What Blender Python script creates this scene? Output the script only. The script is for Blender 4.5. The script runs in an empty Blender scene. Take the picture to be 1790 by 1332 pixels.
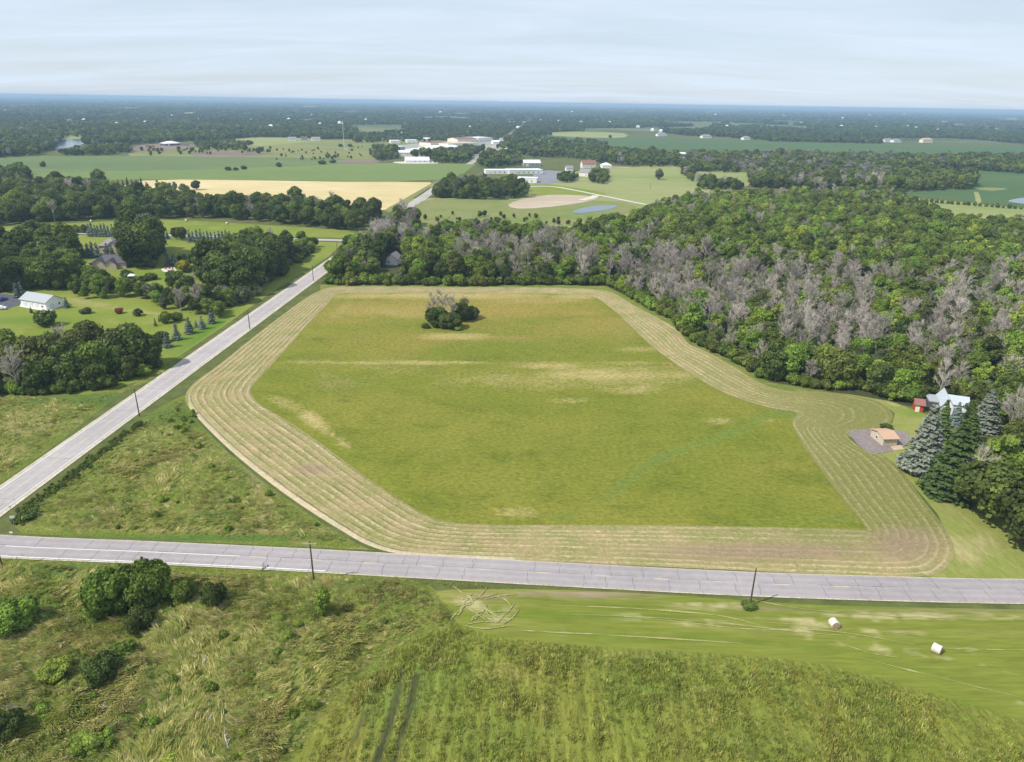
import bpy, math, random
import numpy as np
from mathutils import Vector, Matrix, geometry

random.seed(7)
rng = np.random.default_rng(7)
SC = bpy.context.scene
COL = SC.collection
R = math.radians

# ------------------------------------------------------------------ camera
CAM_H, F_PX, CX, CY = 90.0, 1240.0, 895.0, 666.0
PITCH, ROLL = R(21.45), 0.0160
_F = np.array([0, math.cos(PITCH), -math.sin(PITCH)])
_Rt = np.array([1.0, 0, 0]); _U = np.array([0, math.sin(PITCH), math.cos(PITCH)])
RT = _Rt * math.cos(ROLL) + _U * math.sin(ROLL)
UP = -_Rt * math.sin(ROLL) + _U * math.cos(ROLL)
cam_d = bpy.data.cameras.new('camera'); cam = bpy.data.objects.new('camera', cam_d); COL.objects.link(cam)
cam.matrix_world = Matrix(((RT[0], UP[0], -_F[0], 0), (RT[1], UP[1], -_F[1], 0), (RT[2], UP[2], -_F[2], CAM_H), (0, 0, 0, 1)))
cam_d.sensor_width = 36; cam_d.lens = F_PX / 1790 * 36; cam_d.clip_start = 1; cam_d.clip_end = 300000
SC.camera = cam

# ------------------------------------------------------------------ sky, sun, exposure
SUN_EL, SUN_AZ = R(50), math.atan2(-0.90, -0.44)      # azimuth from +Y towards +X: the sun stands behind and left
w = bpy.data.worlds.new('World'); SC.world = w; w.use_nodes = True
nt = w.node_tree; N = nt.nodes; L = nt.links
bg = N['Background']; bg.inputs['Strength'].default_value = 0.085
sky = N.new('ShaderNodeTexSky'); sky.sky_type = 'NISHITA'; sky.sun_disc = False
sky.sun_elevation = SUN_EL; sky.sun_rotation = SUN_AZ; sky.air_density = 1.0; sky.dust_density = 0.6; sky.ozone_density = 2.0
tc = N.new('ShaderNodeTexCoord'); sx = N.new('ShaderNodeSeparateXYZ'); L.new(tc.outputs['Generated'], sx.inputs[0])
ad = N.new('ShaderNodeMath'); ad.operation = 'ADD'; ad.inputs[1].default_value = 0.10; L.new(sx.outputs[2], ad.inputs[0])
mx0 = N.new('ShaderNodeMath'); mx0.operation = 'MAXIMUM'; mx0.inputs[1].default_value = 0.05; L.new(ad.outputs[0], mx0.inputs[0])
dx = N.new('ShaderNodeMath'); dx.operation = 'DIVIDE'; L.new(sx.outputs[0], dx.inputs[0]); L.new(mx0.outputs[0], dx.inputs[1])
dy = N.new('ShaderNodeMath'); dy.operation = 'DIVIDE'; L.new(sx.outputs[1], dy.inputs[0]); L.new(mx0.outputs[0], dy.inputs[1])
cb = N.new('ShaderNodeCombineXYZ'); L.new(dx.outputs[0], cb.inputs[0]); L.new(dy.outputs[0], cb.inputs[1])
mp = N.new('ShaderNodeMapping'); mp.inputs['Scale'].default_value = (0.55, 1.6, 1); mp.inputs['Rotation'].default_value = (0, 0, 0.25)
L.new(cb.outputs[0], mp.inputs[0])
nz = N.new('ShaderNodeTexNoise'); nz.inputs['Scale'].default_value = 0.8; nz.inputs['Detail'].default_value = 9; nz.inputs['Roughness'].default_value = 0.62
nz.inputs['Distortion'].default_value = 0.4
L.new(mp.outputs[0], nz.inputs['Vector'])
cr = N.new('ShaderNodeMapRange'); cr.inputs[1].default_value = 0.36; cr.inputs[2].default_value = 0.74; cr.inputs[3].default_value = 0.68; cr.inputs[4].default_value = 1.0
L.new(nz.outputs[0], cr.inputs[0])
mxc = N.new('ShaderNodeMix'); mxc.data_type = 'RGBA'; L.new(cr.outputs[0], mxc.inputs['Factor'])
L.new(sky.outputs[0], mxc.inputs['A']); mxc.inputs['B'].default_value = (8.3, 9.6, 11.2, 1)
L.new(mxc.outputs['Result'], bg.inputs['Color'])
sun_d = bpy.data.lights.new('sun', 'SUN'); sun_d.energy = 4.8; sun_d.angle = R(0.55); sun_d.color = (1, 0.95, 0.87)
sun = bpy.data.objects.new('sun', sun_d); COL.objects.link(sun)
sdir = Vector((math.sin(SUN_AZ) * math.cos(SUN_EL), math.cos(SUN_AZ) * math.cos(SUN_EL), math.sin(SUN_EL)))
sun.rotation_euler = sdir.to_track_quat('Z', 'Y').to_euler()
SC.view_settings.view_transform = 'Standard'; SC.view_settings.look = 'None'
SC.view_settings.exposure = 0.12; SC.view_settings.gamma = 1
SC.cycles.volume_bounces = 1; SC.cycles.max_bounces = 5; SC.cycles.diffuse_bounces = 2
SC.cycles.use_denoising = True
HAZE_DENSITY = 1.15e-4

# ------------------------------------------------------------------ projection and noise
def gp(px, py, z=0.0):
    """ground point seen at a place of the photograph"""
    px = np.asarray(px, float); py = np.asarray(py, float)
    d = _F + np.multiply.outer((px - CX) / F_PX, RT) - np.multiply.outer((py - CY) / F_PX, UP)
    t = (z - CAM_H) / d[..., 2]
    p = d * t[..., None]
    p[..., 2] = z
    return p
def pj(P):
    P = np.asarray(P, float); q = P - np.array([0, 0, CAM_H])
    dz = q @ _F
    return CX + F_PX * (q @ RT) / dz, CY - F_PX * (q @ UP) / dz, dz
def g3(px, py, z=0.0):
    return Vector(gp(px, py, z))
_H = rng.random((256, 256))
def vnoise(x, y):
    x = np.asarray(x, float); y = np.asarray(y, float)
    xi = np.floor(x).astype(int); yi = np.floor(y).astype(int); fx = x - xi; fy = y - yi
    fx = fx * fx * (3 - 2 * fx); fy = fy * fy * (3 - 2 * fy)
    a = _H[xi & 255, yi & 255]; b = _H[(xi + 1) & 255, yi & 255]; c = _H[xi & 255, (yi + 1) & 255]; d = _H[(xi + 1) & 255, (yi + 1) & 255]
    return a * (1 - fx) * (1 - fy) + b * fx * (1 - fy) + c * (1 - fx) * fy + d * fx * fy
def fbm(x, y, o=4):
    s = 0; a = 0.5; t = 0
    for i in range(o):
        s = s + a * vnoise(x * 2 ** i + 17.3 * i, y * 2 ** i + 9.1 * i); t += a; a *= 0.5
    return s / t
def inpoly(x, y, poly):
    x = np.asarray(x, float); y = np.asarray(y, float); c = np.zeros(x.shape, bool)
    n = len(poly); j = n - 1
    for i in range(n):
        xi, yi = poly[i][0], poly[i][1]; xj, yj = poly[j][0], poly[j][1]
        if yi != yj:
            c ^= ((yi > y) != (yj > y)) & (x < (xj - xi) * (y - yi) / (yj - yi) + xi)
        j = i
    return c
def smooth(pts, n=4, closed=True):
    P = [np.array(p, float) for p in pts]; out = []; m = len(P)
    rngi = range(m) if closed else range(m - 1)
    for i in rngi:
        if closed: a, b, c, d = P[i - 1], P[i], P[(i + 1) % m], P[(i + 2) % m]
        else: a, b, c, d = P[max(i - 1, 0)], P[i], P[i + 1], P[min(i + 2, m - 1)]
        for k in range(n):
            t = k / n
            out.append(0.5 * ((2 * b) + (c - a) * t + (2 * a - 5 * b + 4 * c - d) * t * t + (3 * b - a - 3 * c + d) * t ** 3))
    if not closed: out.append(P[-1])
    return out

# ------------------------------------------------------------------ object helpers
def tag(o, label=None, cat=None, group=None, kind=None):
    if label: o['label'] = label
    if cat: o['category'] = cat
    if group: o['group'] = group
    if kind: o['kind'] = kind
    return o
def link(name, me, parent=None, mat=None):
    o = bpy.data.objects.new(name, me); COL.objects.link(o)
    if parent is not None: o.parent = parent
    if mat is not None and me is not None and not me.materials: me.materials.append(mat)
    return o
def empty(name, loc=(0, 0, 0), rz=0, label=None, cat=None, group=None):
    o = bpy.data.objects.new(name, None); COL.objects.link(o); o.location = loc; o.rotation_euler = (0, 0, rz); o.empty_display_size = 1
    return tag(o, label, cat, group)
def np_mesh(name, V, Fq=None, Ft=None, mat=None, attrs=None, smooth_sh=False):
    V = np.asarray(V, np.float32); me = bpy.data.meshes.new(name)
    nq = 0 if Fq is None else len(Fq); ntr = 0 if Ft is None else len(Ft)
    me.vertices.add(len(V)); me.vertices.foreach_set('co', V.ravel())
    idx = []; starts = []; s = 0
    if nq: idx.append(np.asarray(Fq, np.int32).ravel()); starts.append(np.arange(nq) * 4); s = nq * 4
    if ntr: idx.append(np.asarray(Ft, np.int32).ravel()); starts.append(s + np.arange(ntr) * 3)
    if idx:
        idx = np.concatenate(idx); starts = np.concatenate(starts).astype(np.int32)
        me.loops.add(len(idx)); me.loops.foreach_set('vertex_index', idx)
        me.polygons.add(nq + ntr); me.polygons.foreach_set('loop_start', starts)
        if smooth_sh: me.polygons.foreach_set('use_smooth', np.ones(nq + ntr, bool))
    for k, v in (attrs or {}).items():
        a = me.attributes.new(k, 'FLOAT', 'POINT'); a.data.foreach_set('value', np.asarray(v, np.float32).ravel())
    me.update(calc_edges=True)
    if mat is not None: me.materials.append(mat)
    return me
class MB:
    """collects simple solids into one mesh"""
    def __init__(s): s.v = []; s.f = []
    def add(s, vs, fs):
        b = len(s.v); s.v += [tuple(v) for v in vs]; s.f += [tuple(b + i for i in f) for f in fs]
    def box(s, c, d, rz=0):
        x, y, z = d[0] / 2, d[1] / 2, d[2] / 2; ca, sa = math.cos(rz), math.sin(rz); vs = []
        for k in (-z, z):
            for (i, j) in ((-x, -y), (x, -y), (x, y), (-x, y)):
                vs.append((c[0] + i * ca - j * sa, c[1] + i * sa + j * ca, c[2] + k))
        s.add(vs, [(0, 3, 2, 1), (4, 5, 6, 7), (0, 1, 5, 4), (1, 2, 6, 5), (2, 3, 7, 6), (3, 0, 4, 7)])
    def tube(s, a, b, r0, r1, n=8, cap=True):
        a = Vector(a); b = Vector(b); d = (b - a).normalized(); u = d.orthogonal().normalized(); v = d.cross(u); vs = []
        for (p, r) in ((a, r0), (b, r1)):
            for i in range(n):
                t = 2 * math.pi * i / n; vs.append(p + u * (r * math.cos(t)) + v * (r * math.sin(t)))
        fs = [(i, (i + 1) % n, n + (i + 1) % n, n + i) for i in range(n)]
        if cap: fs += [tuple(range(n))[::-1], tuple(range(n, 2 * n))]
        s.add(vs, fs)
    def build(s, name, mat, parent=None):
        me = bpy.data.meshes.new(name); me.from_pydata([tuple(v) for v in s.v], [], s.f); me.update()
        me.materials.append(mat)
        return link(name, me, parent)

# ------------------------------------------------------------------ materials
def newmat(name, rough=0.9, spec=0.1):
    m = bpy.data.materials.new(name); m.use_nodes = True
    b = m.node_tree.nodes['Principled BSDF']; b.inputs['Roughness'].default_value = rough; b.inputs['Specular IOR Level'].default_value = spec
    return m, m.node_tree.nodes, m.node_tree.links, b
def c4(c): return (c[0], c[1], c[2], 1)
def nmix(N, L, fac, a, b, mode='MIX'):
    m = N.new('ShaderNodeMix'); m.data_type = 'RGBA'; m.blend_type = mode
    for s, v in (('Factor', fac), ('A', a), ('B', b)):
        if isinstance(v, (float, int)): m.inputs[s].default_value = v
        elif isinstance(v, tuple): m.inputs[s].default_value = c4(v)
        else: L.new(v, m.inputs[s])
    return m.outputs['Result']
def nnoise(N, L, vec, scale, detail=4, rough=0.6, dist=0.0, mapscale=None, rot=0.0):
    if mapscale or rot:
        mp = N.new('ShaderNodeMapping'); mp.inputs['Scale'].default_value = mapscale or (1, 1, 1); mp.inputs['Rotation'].default_value = (0, 0, rot)
        L.new(vec, mp.inputs[0]); vec = mp.outputs[0]
    n = N.new('ShaderNodeTexNoise'); n.inputs['Scale'].default_value = scale; n.inputs['Detail'].default_value = detail
    n.inputs['Roughness'].default_value = rough; n.inputs['Distortion'].default_value = dist
    L.new(vec, n.inputs['Vector']); return n.outputs[0]
def nrange(N, L, v, a, b, c=0.0, d=1.0):
    m = N.new('ShaderNodeMapRange'); L.new(v, m.inputs[0])
    for i, x in enumerate((a, b, c, d)): m.inputs[i + 1].default_value = x
    return m.outputs[0]
def nattr(N, name):
    a = N.new('ShaderNodeAttribute'); a.attribute_name = name; return a.outputs['Fac']
def nmath(N, L, op, a, b=0.0):
    m = N.new('ShaderNodeMath'); m.operation = op
    for i, v in enumerate((a, b)):
        if isinstance(v, (float, int)): m.inputs[i].default_value = v
        else: L.new(v, m.inputs[i])
    return m.outputs[0]
def nbump(N, L, b, h, strength=0.5, dist=0.3):
    bp = N.new('ShaderNodeBump'); bp.inputs['Strength'].default_value = strength; bp.inputs['Distance'].default_value = dist
    L.new(h, bp.inputs['Height']); L.new(bp.outputs[0], b.inputs['Normal'])
def ground_mat(name, c1, c2, c3=None, s_big=0.02, s_mid=0.15, s_fine=1.2, dry=None, lush=None, dark=None, stretch=None, rot=0.0, bump=0.5, fine=0.35, rows=None):
    """two base colours in broad drifts, a third in smaller ones, fine mottle, and painted-on-the-ground patches (attributes dry, lush, dark)"""
    m, N, L, b = newmat(name, 0.95, 0.05)
    g = N.new('ShaderNodeNewGeometry').outputs['Position']
    n1 = nrange(N, L, nnoise(N, L, g, s_big, 5, 0.6, 0.3, stretch, rot), 0.38, 0.62)
    col = nmix(N, L, n1, c1, c2)
    n2 = nnoise(N, L, g, s_mid, 5, 0.65, 0.6, stretch, rot)
    if c3: col = nmix(N, L, nrange(N, L, n2, 0.5, 0.72), col, c3)
    n3 = nnoise(N, L, g, s_fine, 4, 0.7, 0.2, stretch, rot)
    for at, cc in (('dry', dry), ('lush', lush), ('dark', dark)):
        if cc:
            v = nmath(N, L, 'ADD', nattr(N, at), nmath(N, L, 'MULTIPLY', nmath(N, L, 'SUBTRACT', n2, 0.5), 1.4))
            v = nmath(N, L, 'ADD', v, nmath(N, L, 'MULTIPLY', nmath(N, L, 'SUBTRACT', n3, 0.5), 0.9))
            v = nmath(N, L, 'MULTIPLY', nrange(N, L, v, 0.15, 1.05), nrange(N, L, nattr(N, at), 0.0, 0.3))
            col = nmix(N, L, v, col, cc)
    if rows:
        ang, spacing, rc, amt = rows
        mpn = N.new('ShaderNodeMapping'); mpn.inputs['Rotation'].default_value = (0, 0, ang); L.new(g, mpn.inputs[0])
        wv = N.new('ShaderNodeTexWave'); wv.inputs['Scale'].default_value = 1 / spacing * 0.314; wv.inputs['Distortion'].default_value = 2.5; wv.inputs['Detail'].default_value = 3; wv.inputs['Detail Scale'].default_value = 0.4
        L.new(mpn.outputs[0], wv.inputs[0]); col = nmix(N, L, nmath(N, L, 'MULTIPLY', wv.outputs['Fac'], amt), col, rc)
    f = nrange(N, L, n3, 0.25, 0.75, 1 - fine, 1 + fine)
    col = nmix(N, L, 1.0, col, f, 'MULTIPLY')
    L.new(col, b.inputs['Base Color'])
    nbump(N, L, b, nmath(N, L, 'ADD', n3, n2), bump, 0.5)
    return m
def flat_mat(name, c, rough=0.7, spec=0.2, var=0.12, scale=1.5, metal=0.0):
    m, N, L, b = newmat(name, rough, spec); b.inputs['Metallic'].default_value = metal
    tc = N.new('ShaderNodeTexCoord').outputs['Object']
    n = nnoise(N, L, tc, scale, 4)
    L.new(nmix(N, L, 1.0, c, nrange(N, L, n, 0.3, 0.7, 1 - var, 1 + var), 'MULTIPLY'), b.inputs['Base Color'])
    return m
def leaf_mat(name, transl=0.25, var=0.45, fixed=None):
    m, N, L, b = newmat(name, 0.65, 0.15)
    oi = N.new('ShaderNodeObjectInfo')
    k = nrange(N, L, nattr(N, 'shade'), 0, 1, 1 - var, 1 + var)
    c = nmix(N, L, 1.0, oi.outputs['Color'] if fixed is None else tuple(fixed), k, 'MULTIPLY')
    c = nmix(N, L, 1.0, c, nrange(N, L, oi.outputs['Random'], 0, 1, 0.72, 1.3), 'MULTIPLY')
    hs = N.new('ShaderNodeHueSaturation'); L.new(c, hs.inputs['Color'])
    r2 = nmath(N, L, 'FRACT', nmath(N, L, 'MULTIPLY', oi.outputs['Random'], 37.7))
    L.new(nrange(N, L, r2, 0, 1, 0.492, 0.518), hs.inputs['Hue'])
    L.new(hs.outputs[0], b.inputs['Base Color'])
    if transl:
        t = N.new('ShaderNodeBsdfTranslucent'); L.new(hs.outputs[0], t.inputs[0])
        mx = N.new('ShaderNodeMixShader'); mx.inputs[0].default_value = transl
        L.new(b.outputs[0], mx.inputs[1]); L.new(t.outputs[0], mx.inputs[2]); L.new(mx.outputs[0], N['Material Output'].inputs[0])
    return m
M_LEAF = leaf_mat('leaves'); M_NEEDLE = leaf_mat('needles', 0.1, 0.4); M_TWIG = leaf_mat('bare_twigs', 0.0, 0.3)
M_BARK = flat_mat('bark', (0.12, 0.095, 0.07), 0.9, 0.05, 0.3, 2)
M_DEADBARK = flat_mat('dead_bark', (0.33, 0.30, 0.27), 0.9, 0.05, 0.25, 2)
M_WHITE = flat_mat('white_paint', (0.78, 0.78, 0.76), 0.6, 0.2, 0.05)
M_CREAM = flat_mat('cream_paint', (0.74, 0.69, 0.56), 0.7, 0.2, 0.06)
M_TANWALL = flat_mat('tan_siding', (0.50, 0.42, 0.33), 0.8, 0.1, 0.08)
M_GLASS, _n, _l, _b = newmat('window_glass', 0.08, 0.6); _b.inputs['Base Color'].default_value = (0.03, 0.035, 0.045, 1)
M_STEELROOF = flat_mat('blue_grey_steel_roof', (0.33, 0.355, 0.37), 0.5, 0.4, 0.08)
M_DARKROOF = flat_mat('dark_shingle_roof', (0.105, 0.10, 0.115), 0.9, 0.1, 0.2, 3)
M_GREYROOF = flat_mat('grey_shingle_roof', (0.26, 0.24, 0.25), 0.9, 0.1, 0.15, 3)
M_TANROOF = flat_mat('tan_shingle_roof', (0.46, 0.31, 0.215), 0.9, 0.1, 0.1, 3)
M_WHITEROOF = flat_mat('white_metal_roof', (0.72, 0.73, 0.74), 0.5, 0.3, 0.06)
M_BLUEWALL = flat_mat('blue_grey_siding', (0.28, 0.33, 0.37), 0.8, 0.1, 0.08)
M_RED = flat_mat('red_paint', (0.42, 0.06, 0.035), 0.7, 0.2, 0.15)
M_REDROOF = flat_mat('red_brown_roof', (0.25, 0.12, 0.10), 0.8, 0.1, 0.15)
M_WOOD = flat_mat('weathered_pole_wood', (0.10, 0.075, 0.055), 0.9, 0.05, 0.25, 2)
M_METAL = flat_mat('galvanised_metal', (0.55, 0.56, 0.57), 0.45, 0.5, 0.1, 2, 0.5)
M_CONC = flat_mat('pale_concrete', (0.55, 0.52, 0.46), 0.9, 0.1, 0.1, 0.6)
M_BLACK = flat_mat('black_rubber', (0.02, 0.02, 0.02), 0.8, 0.2, 0.1)
M_CEIL = M_CONC

# ------------------------------------------------------------------ ground sheets
EDGES = {}
def edge_fall(x, y, W, reach=4.0):
    d = np.full(len(x), 1e9); n_ = len(W)
    for i in range(n_):
        a, b_ = W[i], W[(i + 1) % n_]; e_ = b_ - a; l2 = max(float(e_ @ e_), 1e-9); t = np.clip(((x - a[0]) * e_[0] + (y - a[1]) * e_[1]) / l2, 0, 1)
        d = np.minimum(d, np.hypot(x - a[0] - t * e_[0], y - a[1] - t * e_[1]))
    d = np.clip(d / reach, 0, 1); return d * d * (3 - 2 * d)
def relief_h(x, y, relief, rscale, aniso=False):
    if aniso:   # plants drilled in rows running away from the camera
        pe = -x * 0.9976 + y * 0.0697; al = x * 0.0697 + y * 0.9976
        return relief * np.clip(fbm(pe * rscale * 1.3, al * rscale * 0.16, 3) - 0.25, 0, 1) * 1.6
    return relief * np.clip(fbm(x * rscale, y * rscale, 3) - 0.25, 0, 1) * 1.6
def field(name, px, mat, z, res=4.0, relief=0.0, rscale=0.4, blobs=None, sm=3, world=False, kind='structure', extra=None, aniso=False):
    P = smooth(px, sm) if sm > 1 else px
    W = np.array([p[:2] for p in P]) if world else gp(np.array([p[0] for p in P]), np.array([p[1] for p in P]))[:, :2]
    if res:
        (x0, y0), (x1, y1) = W.min(0), W.max(0)
        gx, gy = np.meshgrid(np.arange(x0, x1, res), np.arange(y0, y1, res))
        gx = gx.ravel() + (rng.random(gx.size) - 0.5) * res * 0.5; gy = gy.ravel() + (rng.random(gy.size) - 0.5) * res * 0.5
        k = inpoly(gx, gy, W); pts = np.concatenate([W, np.stack([gx[k], gy[k]], 1)])
    else: pts = W
    c = W.mean(0)
    n = len(W)
    r = geometry.delaunay_2d_cdt([Vector(p - c) for p in pts], [(i, (i + 1) % n) for i in range(n)], [], 1, 1e-4)
    V = np.array([(v[0], v[1], 0) for v in r[0]]); V[:, :2] += c
    V[:, 2] = z
    if relief:
        EDGES[name] = W
        V[:, 2] += relief_h(V[:, 0], V[:, 1], relief, rscale, aniso) * edge_fall(V[:, 0], V[:, 1], W)
    at = {}
    if blobs:
        qx, qy, _ = pj(V)
        wob = (fbm(V[:, 0] * 0.05, V[:, 1] * 0.05) - 0.5)
        for k, lst in blobs.items():
            a = np.zeros(len(V))
            for (bx, by, rx, ry, wt, *rot) in lst:
                ca, sa = math.cos(R(rot[0] if rot else 0)), math.sin(R(rot[0] if rot else 0))
                ex = ((qx - bx) * ca + (qy - by) * sa) / rx; ey = (-(qx - bx) * sa + (qy - by) * ca) / ry
                a = np.maximum(a, wt * np.clip(1.35 - np.hypot(ex, ey) + wob * 1.2, 0, 1))
            at[k] = a
    if extra: at.update(extra(V))
    me = np_mesh(name, V, None, [f for f in r[2] if len(f) == 3], mat, at, relief > 0)
    if any(len(f) > 3 for f in r[2]): print('ngon', name)
    # make every face look up
    nn = np.zeros(len(me.polygons) * 3, np.float32); me.polygons.foreach_get('normal', nn)
    if nn[2::3].mean() < 0: me.flip_normals()
    return tag(link(name, me), kind=kind)
def strip(name, pts, width, mat, z, parent=None, off=0.0, kind=None, attrs=True, crown=0.0, nw=2):
    """ribbon along world points"""
    P = np.array([[p[0], p[1]] for p in pts]); T = np.gradient(P, axis=0); T /= np.linalg.norm(T, axis=1)[:, None]
    Nn = np.stack([-T[:, 1], T[:, 0]], 1); W = width if hasattr(width, '__len__') else np.full(len(P), width)
    V = []; u = np.concatenate([[0], np.cumsum(np.linalg.norm(np.diff(P, axis=0), axis=1))]); uu = []; vv = []
    for j in range(nw):
        s = j / (nw - 1) - 0.5
        q = P + Nn * (off + s * np.asarray(W))[:, None]
        V.append(np.column_stack([q, np.full(len(P), z) + crown * (1 - 4 * s * s)])); uu.append(u); vv.append(np.full(len(P), s + 0.5))
    V = np.concatenate(V); n = len(P); Fq = []
    for j in range(nw - 1):
        for i in range(n - 1): Fq.append((j * n + i, j * n + i + 1, (j + 1) * n + i + 1, (j + 1) * n + i))
    Fq = [f[::-1] for f in Fq]
    me = np_mesh(name, V, Fq, None, mat, {'u': np.concatenate(uu), 'v': np.concatenate(vv)})
    nn = np.zeros(len(me.polygons) * 3, np.float32); me.polygons.foreach_get('normal', nn)
    if nn[2::3].mean() < 0: me.flip_normals()
    o = link(name, me, parent)
    if kind: o['kind'] = kind
    return o

M_BASE = ground_mat('open_grassland', (0.085, 0.105, 0.032), (0.115, 0.12, 0.04), (0.06, 0.085, 0.025), 0.004, 0.02, 0.2, bump=0.2)
rad = 90000.0
V = [(0, 0, 0)]; F = []
radii = [0, 60, 150, 300, 600, 1500, 4000, 12000, 35000, 90000]
na = 48
V = []; 
for r_ in radii[1:]:
    for i in range(na): V.append((r_ * math.cos(2 * math.pi * i / na), r_ * math.sin(2 * math.pi * i / na), 0))
V.append((0, 0, 0)); cI = len(V) - 1
Fq = []; Ft = [(cI, i, (i + 1) % na) for i in range(na)]
for k in range(len(radii) - 2):
    for i in range(na): Fq.append((k * na + i, (k + 1) * na + i, (k + 1) * na + (i + 1) % na, k * na + (i + 1) % na))
tag(link('ground', np_mesh('ground', V, Fq, Ft, M_BASE)), kind='structure')

# mown strip: pairs (outer edge, inner edge) around the hay field
PAIRS = [((575, 503), (590, 515)), ((540, 518), (572, 533)), ((500, 546), (540, 566)), ((440, 592), (505, 605)), ((380, 640), (468, 645)),
 ((337, 672), (443, 675)), ((324, 698), (440, 690)), ((345, 730), (455, 707)), ((400, 785), (500, 735)), ((460, 835), (560, 775)), ((520, 879), (620, 820)),
 ((590, 924), (690, 868)), ((640, 952), (750, 903)), ((690, 967), (795, 914)), ((760, 973), (850, 917)), ((850, 977), (910, 918)), ((1000, 984), (1020, 918)),
 ((1150, 991), (1160, 919)), ((1300, 998), (1300, 921)), ((1450, 1005), (1420, 923)), ((1570, 1009), (1490, 925)), ((1640, 1003), (1512, 927)), ((1669, 968), (1514, 924)),
 ((1652, 925), (1505, 911)), ((1612, 872), (1470, 870)), ((1577, 825), (1435, 822)), ((1547, 798), (1410, 788)), ((1506, 782), (1395, 763)), ((1482, 762), (1386, 745)),
 ((1497, 753), (1384, 738)), ((1530, 749), (1386, 732)), ((1556, 740), (1390, 728)), ((1560, 724), (1394, 725)), ((1540, 705), (1392, 722)), ((1490, 692), (1380, 719)),
 ((1430, 684), (1365, 717)), ((1380, 684), (1345, 713)), ((1335, 672), (1305, 702)), ((1290, 645), (1255, 682)), ((1240, 617), (1205, 652)), ((1203, 600), (1165, 625)),
 ((1186, 577), (1130, 597)), ((1150, 556), (1100, 568)), ((1110, 535), (1070, 540)), ((1075, 514), (1040, 520)), ((1040, 506), (1015, 515)), ((950, 503), (940, 513)),
 ((800, 502), (800, 512)), ((680, 501), (680, 512)), ((615, 501), (620, 513))]
outer = smooth([p[0] for p in PAIRS], 6); inner = smooth([p[1] for p in PAIRS], 6)
OW = gp(np.array([p[0] for p in outer]), np.array([p[1] for p in outer]))[:, :2]; IW = gp(np.array([p[0] for p in inner]), np.array([p[1] for p in inner]))[:, :2]
NR = 9; SUB = 8; nv = NR * SUB + 1; n = len(OW)
def resample_dense(A, B, step=2.0):
    mid = (A + B) / 2; d = np.concatenate([[0], np.cumsum(np.linalg.norm(np.diff(np.vstack([A, A[:1]]), axis=0), axis=1) * 0.5 + np.linalg.norm(np.diff(np.vstack([B, B[:1]]), axis=0), axis=1) * 0.5)])
    m = int(d[-1] / step); t = np.linspace(0, d[-1], m, endpoint=False)
    f = lambda Q: np.stack([np.interp(t, d, np.append(Q[:, i], Q[0, i])) for i in range(2)], 1)
    return f(A), f(B), t, d[-1]
OA, IA, uarc, ulen = resample_dense(OW, IW, 1.3)
s = np.linspace(0, 1, nv); m = len(OA)
Vx = OA[:, None, :] * (1 - s)[None, :, None] + IA[:, None, :] * s[None, :, None]
width = np.linalg.norm(OA - IA, axis=1)
ph = s[None, :] * NR + 0.5 * (fbm(uarc[:, None] * 0.05 + 0 * s[None, :], s[None, :] * NR * 0.7 + 40) - 0.5)
rowph = (ph - np.floor(ph)) - 0.5
ridge = np.exp(-(rowph / 0.17) ** 2) * np.clip(0.1 + 1.3 * fbm(Vx[..., 0] * 0.35, Vx[..., 1] * 0.35) + 0.9 * (fbm(Vx[..., 0] * 1.6, Vx[..., 1] * 1.6) - 0.5), 0, 1.6)
ridge = ridge * (0.25 + 0.75 * np.clip(fbm(uarc[:, None] * 0.035 + 0 * s[None, :], np.floor(ph) * 7.37 + 3) * 4 - 1.1, 0, 1))
edge = np.clip(np.minimum(s, 1 - s) * 20, 0, 1)[None, :]
amp = np.clip(width / 22, 0.15, 1.0)[:, None] * 0.22
Zs = 0.05 + ridge * amp * edge + 0.04 * fbm(Vx[..., 0] * 1.3, Vx[..., 1] * 1.3)
VV = np.concatenate([Vx, Zs[..., None]], 2).reshape(-1, 3)
qi = np.arange(m)[:, None] * nv + np.arange(nv - 1)[None, :]; qj = ((np.arange(m) + 1) % m)[:, None] * nv + np.arange(nv - 1)[None, :]
FQ = np.stack([qi, qj, qj + 1, qi + 1], -1).reshape(-1, 4)
mx_, my_, _ = pj(VV)
green = np.clip((mx_ - 1180) / 300, 0, 1) * np.clip((975 - my_) / 60, 0, 1)
pale = np.clip(1 - np.abs(np.repeat(s[None, :], m, 0).ravel() - 0.0) / 0.14, 0, 1) * ((mx_ > 330) & (mx_ < 900) & (my_ > 690))
bare = np.clip(1.3 - np.hypot((mx_ - 1330) / 260, (my_ - 965) / 22), 0, 1) * 0.9
bare = np.maximum(bare, np.clip(1.3 - np.hypot((mx_ - 545) / 45, (my_ - 820) / 12), 0, 1) * 0.9)
bare = np.maximum(bare, np.clip(1.3 - np.hypot((mx_ - 1580) / 90, (my_ - 950) / 40), 0, 1) * 0.9)
mm, N, L, b = newmat('mown_hay_rows', 0.95, 0.05)
g = N.new('ShaderNodeNewGeometry').outputs['Position']
vrow = nattr(N, 'row'); nf = nnoise(N, L, g, 1.1, 5, 0.75, 0.5); nb = nnoise(N, L, g, 0.12, 4, 0.6)
base = nmix(N, L, nrange(N, L, nb, 0.35, 0.65), (0.215, 0.215, 0.075), (0.315, 0.25, 0.125))
base = nmix(N, L, nattr(N, 'green'), base, (0.175, 0.175, 0.055))
hay = nmix(N, L, nattr(N, 'green'), (0.41, 0.335, 0.20), (0.24, 0.225, 0.095))
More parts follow.
